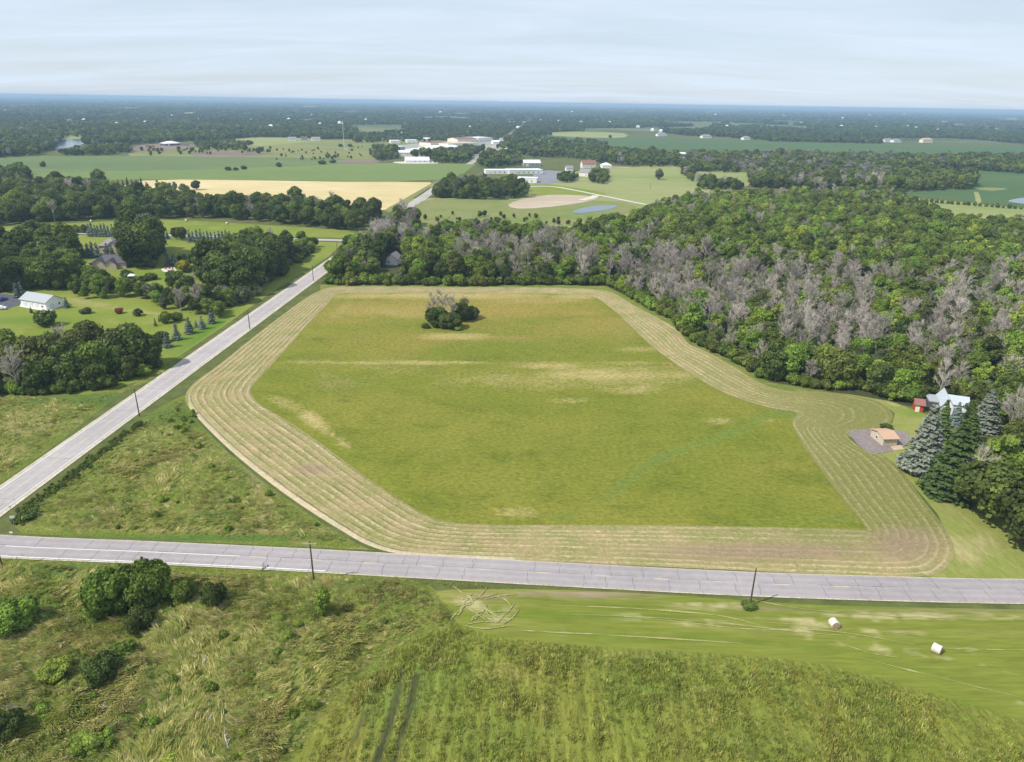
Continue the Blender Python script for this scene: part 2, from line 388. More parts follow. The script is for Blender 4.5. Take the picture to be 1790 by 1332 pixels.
fac = nrange(N, L, nmath(N, L, 'ADD', nrange(N, L, vrow, 0, 1, 0, 0.8), nmath(N, L, 'MULTIPLY', nmath(N, L, 'SUBTRACT', nf, 0.5), 1.8)), 0.1, 0.8)
colr = nmix(N, L, fac, base, hay)
colr = nmix(N, L, nmath(N, L, 'MULTIPLY', nattr(N, 'pale'), 0.8), colr, (0.55, 0.46, 0.31))
bf = nrange(N, L, nmath(N, L, 'ADD', nmath(N, L, 'MULTIPLY', nattr(N, 'bare'), 0.7), nmath(N, L, 'SUBTRACT', nf, 0.5)), 0.2, 0.6, 0, 0.75)
colr = nmix(N, L, bf, colr, (0.25, 0.18, 0.12))
colr = nmix(N, L, nmath(N, L, 'MULTIPLY', nattr(N, 'row_shadow'), 0.8), colr, (0.10, 0.085, 0.05))
colr = nmix(N, L, 1.0, colr, nrange(N, L, nf, 0.25, 0.75, 0.72, 1.28), 'MULTIPLY')
L.new(colr, b.inputs['Base Color']); nbump(N, L, b, nf, 0.7, 0.35)
row_shadow = np.exp(-((rowph - 0.30) / 0.06) ** 2) * np.clip(fbm(Vx[..., 0] * 0.3, Vx[..., 1] * 0.3) * 3 - 0.8, 0, 1) * (mx_.reshape(m, nv) < 900)  # shadow along one side of each windrow, put into the colour
row_shadow = np.maximum(row_shadow, (np.abs(s - 0.085) < 0.012)[None, :] * ((mx_ > 330) & (mx_ < 720) & (my_ > 690)).reshape(m, nv) * 1.0)
me = np_mesh('mown_strip', VV, FQ, None, mm, {'row': ridge.ravel(), 'green': green, 'pale': pale, 'bare': bare, 'row_shadow': row_shadow.ravel()})
nn = np.zeros(len(me.polygons) * 3, np.float32); me.polygons.foreach_get('normal', nn)
if nn[2::3].mean() < 0: me.flip_normals()
tag(link('mown_hay_strip', me), kind='structure')
INNER_PX = inner; OUTER_PX = outer

# hay field inside the strip
M_HAYF = ground_mat('standing_hay_field', (0.145, 0.168, 0.022), (0.190, 0.188, 0.032), (0.112, 0.138, 0.018), 0.020, 0.09, 1.1,
    dry=(0.38, 0.31, 0.13), lush=(0.135, 0.180, 0.035), dark=(0.27, 0.205, 0.055), stretch=(0.7, 1, 1), bump=0.9, fine=0.35)
line = lambda pts, r, wt: [(x, y, r * 1.6, r, wt) for (x, y) in smooth(pts, 8, False)]
field('hay_field', [p for p in inner], M_HAYF, 0.03, 2.2, 0.35, 0.5, sm=1, blobs={
 'dry': [(1000, 665, 230, 20, .45), (620, 650, 120, 30, .25), (780, 517, 200, 7, 1.0), (1010, 518, 60, 6, .8), (700, 545, 120, 14, 0.6), (800, 588, 60, 6, .9), (700, 634, 230, 3, .8), (1050, 634, 150, 3, .5), (1040, 655, 150, 14, .85),
         (960, 640, 90, 6, .8), (1100, 680, 80, 9, .6), (1180, 655, 60, 8, .6), (560, 745, 35, 12, 1.0, 35), (600, 775, 25, 8, .8, 35), (500, 705, 30, 8, .6, 20), (1130, 610, 60, 6, .5),
         (940, 525, 100, 6, .6), (1260, 735, 30, 5, .6), (1345, 735, 22, 4, .8, -15), (1000, 700, 60, 5, .5), (900, 895, 50, 9, .5), (600, 540, 30, 10, .5, -35)],
 'dark': [(800, 540, 330, 26, .75), (1000, 575, 200, 30, .5), (700, 600, 160, 30, .4), (1050, 560, 90, 9, .6), (620, 560, 90, 16, .55), (900, 590, 110, 10, .55), (720, 600, 60, 8, .5), (1010, 548, 60, 5, .8), (870, 540, 80, 10, .5), (1200, 640, 50, 6, .5), (640, 530, 60, 8, .6), (1400, 760, 30, 10, .4)],
 'lush': line([(1385, 725), (1340, 728), (1300, 750), (1240, 770), (1180, 790), (1130, 815), (1095, 840), (1060, 870), (1010, 895), (980, 905)], 9, .88)
         + [(1350, 725, 40, 9, .7), (700, 560, 70, 5, .4), (1110, 580, 70, 10, .5), (870, 600, 100, 8, .5), (1450, 905, 60, 8, .7), (1360, 905, 60, 6, .6)]})

# surrounding near ground
M_ROUGH = ground_mat('rough_pasture', (0.155, 0.185, 0.035), (0.125, 0.170, 0.028), (0.26, 0.22, 0.08), 0.04, 0.25, 1.4,
    dry=(0.30, 0.25, 0.11), lush=(0.085, 0.15, 0.032), dark=(0.045, 0.06, 0.018), bump=1.0, fine=0.45, stretch=(1, 1.5, 1), rot=0.5)
M_CROP = ground_mat('tall_oat_crop', (0.155, 0.185, 0.030), (0.190, 0.185, 0.040), (0.135, 0.170, 0.028), 0.035, 0.10, 1.3,
    dry=(0.38, 0.30, 0.13), lush=(0.12, 0.175, 0.035), dark=(0.05, 0.055, 0.025), bump=1.0, fine=0.4, stretch=(1, 0.2, 1), rot=0.07)
M_MOWN = ground_mat('mown_meadow', (0.130, 0.162, 0.022), (0.172, 0.188, 0.035), (0.22, 0.21, 0.06), 0.02, 0.06, 0.9,
    dry=(0.42, 0.36, 0.20), lush=(0.105, 0.15, 0.018), dark=(0.25, 0.19, 0.13), stretch=(0.12, 1, 1), bump=0.5, fine=0.25, rot=0.06)
M_LAWN = ground_mat('lawn', (0.145, 0.190, 0.028), (0.185, 0.215, 0.038), (0.22, 0.225, 0.055), 0.02, 0.08, 0.8,
    dry=(0.32, 0.27, 0.13), lush=(0.09, 0.17, 0.02), dark=(0.28, 0.22, 0.15), bump=0.35, fine=0.18)
M_LAWN2 = ground_mat('dry_lawn', (0.185, 0.215, 0.048), (0.225, 0.235, 0.065), (0.26, 0.245, 0.09), 0.03, 0.12, 0.8, dry=(0.36, 0.30, 0.15), lush=(0.13, 0.20, 0.03), bump=0.35, fine=0.18, stretch=(1, .4, 1))
M_VERGE = ground_mat('road_verge_grass', (0.12, 0.165, 0.028), (0.17, 0.19, 0.04), (0.23, 0.21, 0.08), 0.05, 0.2, 1.2, dry=(0.36, 0.29, 0.14), bump=0.6)
MOWN_TOP = [(740, 1036), (850, 1030), (1000, 1032), (1200, 1042), (1350, 1053), (1500, 1060), (1800, 1066)]
MOWN_BOT = [(1860, 1300), (1790, 1262), (1640, 1215), (1500, 1175), (1400, 1155), (1250, 1142), (1100, 1133), (980, 1125), (870, 1112), (800, 1090), (770, 1060)]
field('rough_pasture', [(-260, 968), (0, 972), (200, 985), (450, 996), (700, 1008), (770, 1040), (800, 1090), (720, 1110), (640, 1170), (570, 1240), (500, 1350), (470, 1420), (200, 1440), (-500, 1440), (-420, 1100)], M_ROUGH, 0.02, 0.8, 1.7, 0.35, sm=2, blobs={
 'dry': [(450, 1130, 160, 60, .38), (300, 1230, 160, 60, .36), (570, 1110, 12, 40, .8, 15), (380, 1060, 80, 25, .3), (420, 1250, 80, 60, .35)],
 'lush': [(100, 1000, 160, 15, .9), (430, 1040, 100, 14, .6), (60, 1060, 80, 30, .8), (130, 1290, 120, 50, .7), (640, 1020, 130, 10, .9), (690, 1050, 60, 30, .5)],
 'dark': [(60, 1240, 70, 60, .5), (300, 1150, 60, 20, .4)]})  # left dark patch: shadow by the snag, painted into the ground colour
field('crop_field', [(800, 1090), (870, 1112), (980, 1125), (1100, 1133), (1250, 1142), (1400, 1155), (1500, 1175), (1640, 1215), (1790, 1262), (1900, 1310), (2100, 1440), (470, 1420), (500, 1350), (570, 1240), (640, 1170), (720, 1110)], M_CROP, 0.02, 0.7, 1.1, 0.5, sm=2, aniso=True, blobs={
 'dry': [(750, 1085, 40, 10, .8), (900, 1180, 120, 22, .35), (1060, 1150, 90, 14, .3)],
 'lush': [(1150, 1210, 110, 60, .7), (1300, 1290, 120, 50, .7), (720, 1190, 110, 80, .8), (880, 1290, 250, 60, .5), (1350, 1310, 200, 30, .6)],
 'dark': line([(700, 1175), (695, 1210), (685, 1250), (672, 1290), (655, 1340)], 5, 1.0) + line([(727, 1180), (720, 1215), (712, 1255), (700, 1290), (688, 1345)], 5, 1.0) + line([(640, 1245), (620, 1290), (600, 1340)], 4, .8)})
field('mown_meadow', MOWN_TOP + [(2000, 1075), (2200, 1250), (2150, 1460), (1900, 1310)] + MOWN_BOT[1:], M_MOWN, 0.03, 1.6, 0.12, 0.5, sm=2, blobs={
 'dry': [(1560, 1078, 260, 5, .95), (1250, 1058, 90, 6, 1.0), (1150, 1082, 160, 2.5, .8, 3), (1300, 1095, 180, 2.5, .8, 5), (930, 1060, 40, 3, .7), (830, 1060, 40, 14, .7, 20), (880, 1075, 30, 12, .7, -30), (1020, 1110, 60, 2, .8, 3),
         (1500, 1100, 160, 3, .7, 4), (1420, 1090, 60, 4, .7, 4), (1650, 1150, 200, 2, .5, 12), (1500, 1130, 140, 2, .6, 10), (1700, 1136, 120, 2.5, .7), (1700, 1200, 150, 2, .5, 18)],
 'dark': [(1000, 1040, 200, 7, .85), (1350, 1062, 120, 6, .6), (1600, 1068, 250, 8, .5), (860, 1042, 60, 6, .7)],
 'lush': [(1000, 1075, 200, 7, .9, 2), (1100, 1115, 200, 6, .9, 3), (1300, 1120, 200, 6, .8, 6), (1600, 1170, 200, 7, .8, 14), (1700, 1230, 120, 6, .8, 22)]})
field('triangle_meadow', [(28, 905), (80, 862), (160, 800), (240, 738), (322, 690), (335, 725), (395, 787), (455, 838), (515, 882), (585, 928), (640, 958), (660, 962), (500, 955), (300, 945), (120, 936), (40, 932)], M_ROUGH, 0.02, 1.0, 0.8, 0.35, sm=2, blobs={
 'dry': [(300, 800, 130, 35, .5), (450, 850, 18, 60, .8, -25), (500, 925, 120, 10, .6), (430, 910, 40, 8, .7), (290, 925, 200, 5, .7)],
 'lush': [(330, 940, 320, 6, 1.0), (310, 730, 70, 30, .8), (380, 900, 60, 14, .6), (440, 830, 60, 30, .4)],
 'dark': line([(60, 910), (45, 890), (90, 855), (150, 810), (210, 765), (240, 750)], 7, .6)})
field('roadside_meadow', [(-260, 690), (0, 686), (150, 690), (250, 672), (300, 640), (330, 615), (250, 660), (160, 728), (80, 790), (0, 846), (-260, 1030)], M_ROUGH, 0.02, 1.2, 0.6, 0.35, sm=1, blobs={
 'dry': [(50, 740, 80, 25, .7), (20, 790, 60, 14, .5), (100, 800, 60, 8, .5, -35)], 'lush': [(200, 700, 120, 14, 1.0), (100, 700, 120, 10, .8), (160, 745, 60, 8, .6, -35)]})
field('front_lawn', [(-200, 560), (-200, 480), (100, 505), (200, 520), (350, 545), (430, 500), (500, 455), (540, 425), (0, 390), (-300, 385), (-420, 600), (-200, 700), (0, 690), (240, 650), (330, 612), (420, 552), (560, 455), (585, 440), (585, 425), (540, 423)][2:], M_LAWN, 0.015, 4.0, sm=1) if False else None
field('yard_lawn', [(-300, 700), (-300, 400), (0, 408), (200, 412), (400, 418), (600, 424), (575, 448), (470, 514), (400, 564), (320, 618), (250, 664), (150, 695), (0, 700)], M_LAWN, 0.012, 3.0, 0.0, sm=1, blobs={
 'dry': [(160, 530, 80, 4, .5, 8), (240, 545, 100, 3, .5, 8), (370, 545, 30, 3, .6), (420, 385, 60, 3, .5)],
 'lush': [(60, 560, 90, 10, .7), (330, 590, 60, 10, .8, -35), (300, 480, 60, 10, .6), (360, 580, 80, 8, 1, -38)]})
field('side_lawn', [(1430, 684), (1490, 690), (1560, 702), (1620, 725), (1700, 790), (1790, 860), (1900, 930), (2000, 1020), (1790, 1012), (1560, 1007), (1640, 1000), (1668, 968), (1640, 900), (1577, 825), (1545, 797), (1480, 760), (1490, 752), (1560, 740), (1565, 722), (1540, 705)], M_LAWN2, 0.018, 2.0, 0.0, sm=1, blobs={
 'dry': [(1700, 960, 60, 30, .5), (1620, 830, 20, 10, .6, 40), (1560, 706, 40, 3, .7, 15)], 'lush': [(1560, 745, 30, 5, .9), (1600, 722, 30, 8, .8)]})
field('field_margin_grass', [(560, 497), (700, 497), (900, 497), (1060, 500), (1110, 525), (1180, 560), (1205, 592), (1300, 640), (1345, 668), (1400, 676), (1440, 683), (1380, 690), (1330, 676), (1240, 622), (1190, 590), (1140, 557), (1070, 518), (1000, 508), (800, 505), (560, 508)], M_VERGE, 0.016, 3, sm=1)
field('woodland_floor', [(560, 498), (600, 430), (720, 398), (900, 388), (1080, 385), (1150, 350), (1400, 338), (1600, 345), (1640, 372), (1790, 396), (1990, 420), (2300, 800), (1790, 760), (1600, 712), (1440, 682), (1340, 668), (1200, 592), (1110, 525), (1060, 500)],
      ground_mat('woodland_floor', (0.05, 0.06, 0.025), (0.07, 0.075, 0.03), (0.035, 0.045, 0.02), 0.03, 0.1, 0.6, bump=0.6), 0.01, 10, sm=1)
# far fields
def soy(name, c1, c2, c3, **k): return ground_mat(name, c1, c2, c3, 0.0035, 0.012, 0.08, stretch=(0.35, 1, 1), bump=0.1, fine=0.12, **k)
M_SOY = soy('bean_field', (0.125, 0.175, 0.052), (0.145, 0.195, 0.060), (0.16, 0.20, 0.065))
M_SOYL = soy('mid_bean_field', (0.10, 0.145, 0.055), (0.12, 0.16, 0.06), (0.14, 0.175, 0.065))  # green between those of the other two bean fields
M_SOYD = soy('dark_bean_field', (0.062, 0.110, 0.042), (0.072, 0.120, 0.045), (0.09, 0.132, 0.045))
M_WHEAT = soy('ripe_grain_field', (0.52, 0.42, 0.22), (0.46, 0.38, 0.19), (0.56, 0.46, 0.27))
M_OLIVE = soy('grazed_pasture', (0.17, 0.19, 0.065), (0.21, 0.20, 0.08), (0.13, 0.16, 0.05))
M_LIGHT = soy('pale_meadow', (0.20, 0.24, 0.08), (0.26, 0.26, 0.11), (0.17, 0.21, 0.06))
M_SCRUB = ground_mat('scrubby_meadow', (0.14, 0.19, 0.045), (0.19, 0.20, 0.07), (0.23, 0.20, 0.11), 0.02, 0.06, 0.3, bump=0.2, fine=0.15)
M_FORFL = ground_mat('far_woodland_floor', (0.05, 0.075, 0.03), (0.13, 0.15, 0.06), (0.20, 0.20, 0.10), 0.0016, 0.004, 0.03, stretch=(0.5, 1, 1), bump=0.1, fine=0.2)
M_DIRT = soy('bare_earth', (0.42, 0.34, 0.25), (0.36, 0.29, 0.22), (0.46, 0.39, 0.30))
M_DIRTD = soy('dark_earth', (0.18, 0.13, 0.11), (0.22, 0.17, 0.13), (0.15, 0.12, 0.10))
M_GRAVEL = soy('gravel', (0.50, 0.46, 0.40), (0.55, 0.51, 0.45), (0.44, 0.41, 0.36))
# (name, material, z, outline)
FAR = [
 ('woodland_clearing_floor', M_FORFL, 0.05, [(-300, 178), (0, 185), (900, 200), (1790, 212), (2200, 220), (2300, 262), (1790, 252), (1320, 240), (1020, 232), (900, 262), (620, 258), (450, 240), (0, 235), (-300, 250)]),
 ('pasture', M_OLIVE, 0.10, [(250, 262), (330, 258), (460, 246), (620, 244), (790, 246), (800, 262), (700, 268), (640, 284), (420, 283), (230, 276)]),
 ('bean_field', M_SOYL, 0.15, [(-300, 285), (0, 276), (120, 272), (450, 275), (640, 279), (660, 286), (560, 290), (400, 296), (250, 300), (0, 305), (-300, 310)]),
 ('green_field', M_SOY, 0.20, [(-300, 312), (0, 303), (250, 299), (400, 295), (560, 289), (680, 285), (820, 287), (825, 292), (775, 314), (600, 317), (400, 315), (250, 314), (0, 318)]),
 ('grain_field', M_WHEAT, 0.20, [(170, 338), (185, 336), (250, 316), (400, 315), (600, 318), (752, 319), (742, 332), (700, 356), (640, 372), (430, 365), (330, 355), (170, 345)]),
 ('roadside_grass', M_OLIVE, 0.25, [(756, 320), (765, 318), (700, 362), (690, 372), (672, 368), (700, 352)]),
 ('left_hayfield', M_LAWN, 0.08, [(-200, 400), (20, 396), (130, 390), (280, 384), (420, 391), (606, 403), (606, 416), (400, 411), (200, 408), (20, 409), (-200, 410)]),
 ('green_meadow', M_LIGHT, 0.08, [(700, 352), (715, 385), (700, 402), (800, 402), (1000, 398), (1085, 390), (1110, 370), (1150, 352), (1220, 346), (1300, 325), (1240, 310), (1180, 290), (1110, 292), (1060, 292), (980, 305), (930, 318), (850, 345), (760, 346)]),
 ('meadow', M_SCRUB, 0.12, [(705, 365), (760, 348), (900, 350), (1090, 352), (1100, 372), (1000, 392), (880, 392), (720, 398)]),
 ('verge', M_LAWN, 0.14, [(925, 325), (960, 322), (1060, 338), (1030, 346), (940, 346)]),
 ('sand_lot', M_DIRT, 0.18, [(888, 358), (915, 348), (960, 341), (1020, 342), (1045, 346), (1020, 354), (960, 362), (905, 365)]),
 ('parking_lot', flat_mat('asphalt_lot', (0.20, 0.20, 0.22), 0.9, 0.1, 0.1, 0.05), 0.20, [(935, 300), (985, 300), (985, 315), (950, 322), (935, 320)]),
 ('dark_bean_field', M_SOYD, 0.12, [(925, 240), (1000, 236), (1200, 243), (1500, 252), (1790, 256), (2300, 268), (2300, 280), (1790, 270), (1400, 268), (1150, 262), (1000, 257), (930, 252)]),
 ('pale_field', M_LIGHT, 0.16, [(960, 232), (1020, 230), (1090, 233), (1092, 240), (1040, 241), (965, 237)]),
 ('right_bean_field', M_SOYD, 0.12, [(1505, 330), (1600, 334), (1700, 326), (1705, 294), (1790, 300), (2100, 320), (2100, 390), (1790, 362), (1620, 346), (1510, 342)]),
 ('orchard_grass', M_LIGHT, 0.16, [(1500, 342), (1620, 348), (1790, 364), (2000, 385), (2000, 400), (1790, 390), (1700, 385), (1620, 378), (1550, 352)]),
 ('tall_grass_clearing', M_LIGHT, 0.12, [(1210, 300), (1305, 302), (1308, 325), (1240, 332), (1215, 326)]),
 ('strip_clearing', M_LIGHT, 0.12, [(1270, 268), (1320, 272), (1325, 276), (1270, 276)]),
 ('field_strip', M_OLIVE, 0.20, [(1700, 330), (1725, 328), (1762, 330), (1735, 334)]),
 ('farm_yard', M_DIRTD, 0.22, [(235, 258), (255, 253), (330, 252), (340, 257), (320, 262), (255, 264), (225, 266)]),
 ('ploughed_patch', M_DIRTD, 0.22, [(338, 268), (380, 265), (470, 268), (420, 274), (345, 274)]),
 ('bare_bank', M_DIRTD, 0.22, [(590, 281), (620, 279), (680, 281), (650, 285), (600, 285)]),
 ('pale_strip', M_GRAVEL, 0.25, [(690, 283), (760, 282), (765, 286), (700, 286)]),
 ('left_clearing', M_LIGHT, 0.12, [(112, 215), (138, 214), (140, 235), (220, 240), (215, 246), (100, 244), (112, 235)]),
 ('distant_clearing', M_LIGHT, 0.12, [(270, 208), (340, 212), (330, 222), (290, 216)]),
 ('distant_pasture', M_OLIVE, 0.12, [(345, 222), (520, 226), (500, 230), (350, 228)]),
 ('distant_meadow', M_LIGHT, 0.12, [(150, 216), (212, 216), (210, 222), (160, 222)]),
 ('slope_field', M_LIGHT, 0.12, [(375, 248), (450, 240), (560, 243), (540, 248), (400, 258)]),
 ('town_ground', flat_mat('town_yard', (0.30, 0.29, 0.25), 0.9, 0.1, 0.2, 0.02), 0.14, [(680, 256), (800, 246), (900, 240), (880, 262), (840, 276), (790, 270), (720, 276), (690, 268)]),
]
OPEN = []
rc_ = random.Random(21)
for k in range(70):
    cy_ = 186 + 62 * rc_.random() ** 1.3; cx_ = rc_.uniform(-40, 1830)
    if cy_ > 226 and cx_ > 560: continue
    cy_ += (cx_ - 895) * 0.0158
    rx_ = rc_.uniform(14, 60); ry_ = 0.35 + (cy_ - (cx_ - 895) * 0.0158 - 180) * 0.028
    q_ = [(cx_ + rx_ * math.cos(a_) * rc_.uniform(.7, 1.1), cy_ + ry_ * math.sin(a_) * rc_.uniform(.7, 1.1)) for a_ in [t_ * 0.7854 for t_ in range(8)]]
    FAR.append(('distant_clearing', rc_.choice([M_LIGHT, M_OLIVE, M_SOYL, M_SOYD, M_LIGHT, M_WHEAT]), 0.14, q_))
for (nm_, mt_, z_, poly) in FAR:
    field(nm_, poly, mt_, z_, 0, sm=2)
    if mt_ is not M_FORFL: OPEN.append([tuple(p) for p in smooth(poly, 2)])
def water(name, px, z=0.3):
    m, N, L, b = newmat('pond_water', 0.12, 0.5); b.inputs['Base Color'].default_value = (0.06, 0.085, 0.11, 1)
    g = N.new('ShaderNodeNewGeometry').outputs['Position']; nbump(N, L, b, nnoise(N, L, g, 0.8, 3), 0.15, 0.1)
    field(name, px, m, z, 0, sm=4); OPEN.append([tuple(p) for p in smooth(px, 2)])
water('pond', [(66, 256), (86, 248), (125, 243.5), (160, 244), (158, 249), (120, 258), (80, 264)])
water('small_pond', [(1000, 371), (1020, 363.5), (1050, 359.5), (1080, 360), (1064, 366.5), (1036, 371), (1012, 373)])
water('lake', [(-100, 183), (0, 184), (60, 185), (95, 187), (60, 188), (-100, 189)], 0.4)
water('distant_lake', [(1616, 212), (1650, 211), (1696, 214), (1660, 216), (1625, 215)], 0.4)
water('far_pond', [(1762, 352), (1790, 346), (1850, 345), (1850, 366), (1790, 357)])

# ------------------------------------------------------------------ roads
def road_mat(name, c, joints=9.0):
    m, N, L, b = newmat(name, 0.85, 0.2)
    g = N.new('ShaderNodeNewGeometry').outputs['Position']
    n = nnoise(N, L, g, 0.5, 5, 0.7); n2 = nnoise(N, L, g, 0.03, 3)
    v = nattr(N, 'v')
    # wheel paths polished a little paler, oil line in each lane a little darker
    wv = nmath(N, L, 'COSINE', nmath(N, L, 'MULTIPLY', v, 25.1))
    col = nmix(N, L, 1.0, c, nrange(N, L, wv, -1, 1, 0.95, 1.05), 'MULTIPLY')
    col = nmix(N, L, 1.0, col, nrange(N, L, n, 0.3, 0.7, 0.91, 1.09), 'MULTIPLY')
    col = nmix(N, L, 1.0, col, nrange(N, L, n2, 0.35, 0.65, 0.93, 1.07), 'MULTIPLY')
    L.new(col, b.inputs['Base Color']); nbump(N, L, b, n, 0.15, 0.05); return m
M_ROAD = road_mat('worn_pale_asphalt', (0.300, 0.272, 0.272)); M_ROAD2 = road_mat('pale_concrete_road', (0.36, 0.328, 0.318))
M_SHOULD = ground_mat('gravel_shoulder', (0.50, 0.45, 0.36), (0.42, 0.38, 0.28), (0.30, 0.28, 0.15), 0.1, 0.4, 2, bump=0.3)
M_TAR = flat_mat('tar_sealant', (0.10, 0.095, 0.105), 0.6, 0.3, 0.2)
M_PAINTW = flat_mat('white_road_paint', (0.68, 0.68, 0.67), 0.7, 0.2, 0.12, 0.8)
M_PAINTY = flat_mat('yellow_road_paint', (0.55, 0.48, 0.28), 0.7, 0.2, 0.15, 0.8)
tops = [(-700, 905), (-300, 918), (0, 936), (270, 948), (500, 958), (700, 969), (1000, 984.5), (1300, 1000), (1550, 1009), (1790, 1014), (2300, 1022)]
bots = [(-700, 930), (-300, 950), (0, 975), (270, 986), (500, 998), (700, 1009), (1000, 1027), (1300, 1042), (1550, 1050), (1790, 1055), (2300, 1060)]
TW = gp([p[0] for p in tops], [p[1] for p in tops]); BW = gp([p[0] for p in bots], [p[1] for p in bots])
C1 = (TW + BW) / 2
C1 = np.array(smooth([c[:2] for c in C1], 10, False))
W1 = 7.4
o = strip('road', C1, W1, M_ROAD, 0.16, crown=0.05, nw=9, kind='structure'); r1 = o
o['label'] = 'grey asphalt county road crossing the foreground'
for sgn, wd in ((1, 0.35), (-1, 0.45)):
    q = strip('gravel_shoulder', C1, wd, M_SHOULD, 0.13, r1, sgn * (W1 / 2 + wd / 2 - 0.1))
strip('edge_line', C1[:45], 0.22, M_PAINTW, 0.180, r1, -(W1 / 2 - 0.3))
def cum(P): return np.concatenate([[0], np.cumsum(np.linalg.norm(np.diff(P, axis=0), axis=1))])
def along(P, a, k=6):
    d = cum(P); t = np.linspace(a[0], a[1], k); return np.stack([np.interp(t, d, P[:, 0]), np.interp(t, d, P[:, 1])], 1)
dl = cum(C1); px1, _, _ = pj(np.column_stack([C1, np.zeros(len(C1))]))
s_at = lambda x: float(np.interp(x, px1, dl))
strip('centre_line', along(C1, (s_at(10), s_at(420)), 40), 0.16, M_PAINTW, 0.222, r1)
s0 = s_at(440); 
dash = MB()
k = 0
while s0 < s_at(1500):
    q = along(C1, (s0, s0 + 3.0), 3); t = q[-1] - q[0]; rz = math.atan2(t[1], t[0]); dash.box((q[1][0], q[1][1], 0.2155), (3.0, 0.12, 0.012), rz); s0 += 12
dash.build('centre_dash', M_PAINTY, r1)['kind'] = 'stuff'
tar = MB(); random.seed(11)
def at_s(s_, off):
    q = along(C1, (s_ - 1, s_ + 1), 3); t = q[-1] - q[0]; t /= np.linalg.norm(t); nrm = np.array([-t[1], t[0]]); return q[1] + nrm * off, math.atan2(t[1], t[0])
sx_ = s_at(-200); off = 0
far_len = dl[-1]
while sx_ < s_at(2100):
    for side in (-1, 1):
        if random.random() < 0.12: continue
        so = sx_ + (1.6 if side > 0 else 0) + random.uniform(-1.2, 1.2); segs = 5; px_ = None
        for k in range(segs):
            yy = side * (W1 / 2 * (k + 0.5) / segs); p, rz = at_s(so + random.uniform(-.10, .10) * (k), yy)
            z = 0.16 + 0.05 * (1 - 4 * (yy / W1) ** 2) + 0.006
            tar.box((p[0], p[1], z), (0.07, W1 / 2 / segs + 0.05, 0.012), rz + random.uniform(-.12, .12))
    if random.random() < 0.75:
        for k in range(4):
            p, rz = at_s(sx_ + k * 1.6, 0.35 + random.uniform(-.12, .12)); tar.box((p[0], p[1], 0.2165), (1.65, 0.06, 0.012), rz + random.uniform(-.04, .04))
    sx_ += random.uniform(4.2, 6.6)
tar.build('crack_seal', M_TAR, r1)['kind'] = 'stuff'
# the long straight road to the town
a = gp(-330, 1112); bfar = gp(919, 212.5)
A2 = gp(0, 876.0)[:2]; B2 = gp(745, 341)[:2]; dr = (B2 - A2) / np.linalg.norm(B2 - A2)
L2 = [A2 + dr * t for t in list(np.linspace(-60, 400, 60)) + list(np.linspace(430, 2600, 40))]
L2 = np.array(L2)
r2 = strip('road', L2, 8.2, M_ROAD2, 0.14, crown=0.04, nw=7, kind='structure')
r2['label'] = 'straight pale road running up past the hay field towards the town'
for sgn in (1, -1):
    strip('gravel_shoulder', L2, 1.1, M_SHOULD, 0.11, r2, sgn * (8.2 / 2 + 0.5)); strip('edge_line', L2[:60], 0.16, M_PAINTW, 0.158, r2, sgn * 3.7)
dash = MB(); rz = math.atan2(dr[1], dr[0])
for k in range(60):
    p = A2 + dr * (k * 12 - 40); dash.box((p[0], p[1], 0.187), (3.4, 0.13, 0.012), rz)
dash.build('centre_dash', M_PAINTY, r2)['kind'] = 'stuff'
tar = MB(); nrm = np.array([-dr[1], dr[0]])
t = -50.0
while t < 420:
    p = A2 + dr * t; sd = random.choice((-1, 1)); 
    if random.random() < 0.5: tar.box((p[0], p[1], 0.186), (0.07, 6.2, 0.012), rz + random.uniform(-.03, .03))
    t += random.uniform(5, 9)
for sd in (-1.9, 1.9):
    for k in range(40):
        p = A2 + dr * (k * 11.5 - 40) + nrm * sd; tar.box((p[0], p[1], 0.180), (9, 0.06, 0.012), rz)
tar.build('crack_seal', M_TAR, r2)['kind'] = 'stuff'
def path_strip(name, px, width, mat, z, sm=5, label=None):
    P = smooth(px, sm, False); W = gp([p[0] for p in P], [p[1] for p in P])
    o = strip(name, W, width, mat, z, kind='structure')
    if label: o['label'] = label
    return o
path_strip('road', [(-300, 404), (0, 406), (150, 408), (300, 411.5), (450, 416), (620, 421)], 6.5, M_ROAD2, 0.10, label='narrow side road running behind the farmyard trees')
path_strip('driveway', [(-10, 421), (60, 423), (100, 421), (112, 415), (120, 408)], 7.0, M_GRAVEL, 0.12)
path_strip('gravel_track', [(920, 327), (960, 326), (1000, 332), (1040, 340), (1075, 347), (1104, 353), (1130, 358)], 5.0, M_GRAVEL, 0.27)
path_strip('gravel_track', [(1042, 342), (1034, 346), (1015, 350)], 8.0, M_GRAVEL, 0.29)
path_strip('town_street', [(880, 262), (888, 256), (900, 249), (905, 243)], 11.0, M_GRAVEL, 0.27)
path_strip('grass_track', [(1706, 336), (1709, 345), (1711, 356)], 5, M_LIGHT, 0.22)
path_strip('field_track', [(1040, 240), (1300, 247), (1790, 258)], 3, M_LIGHT, 0.24)
path_strip('sand_path', [(1050, 290), (1070, 291.5), (1100, 293)], 6, M_GRAVEL, 0.24)
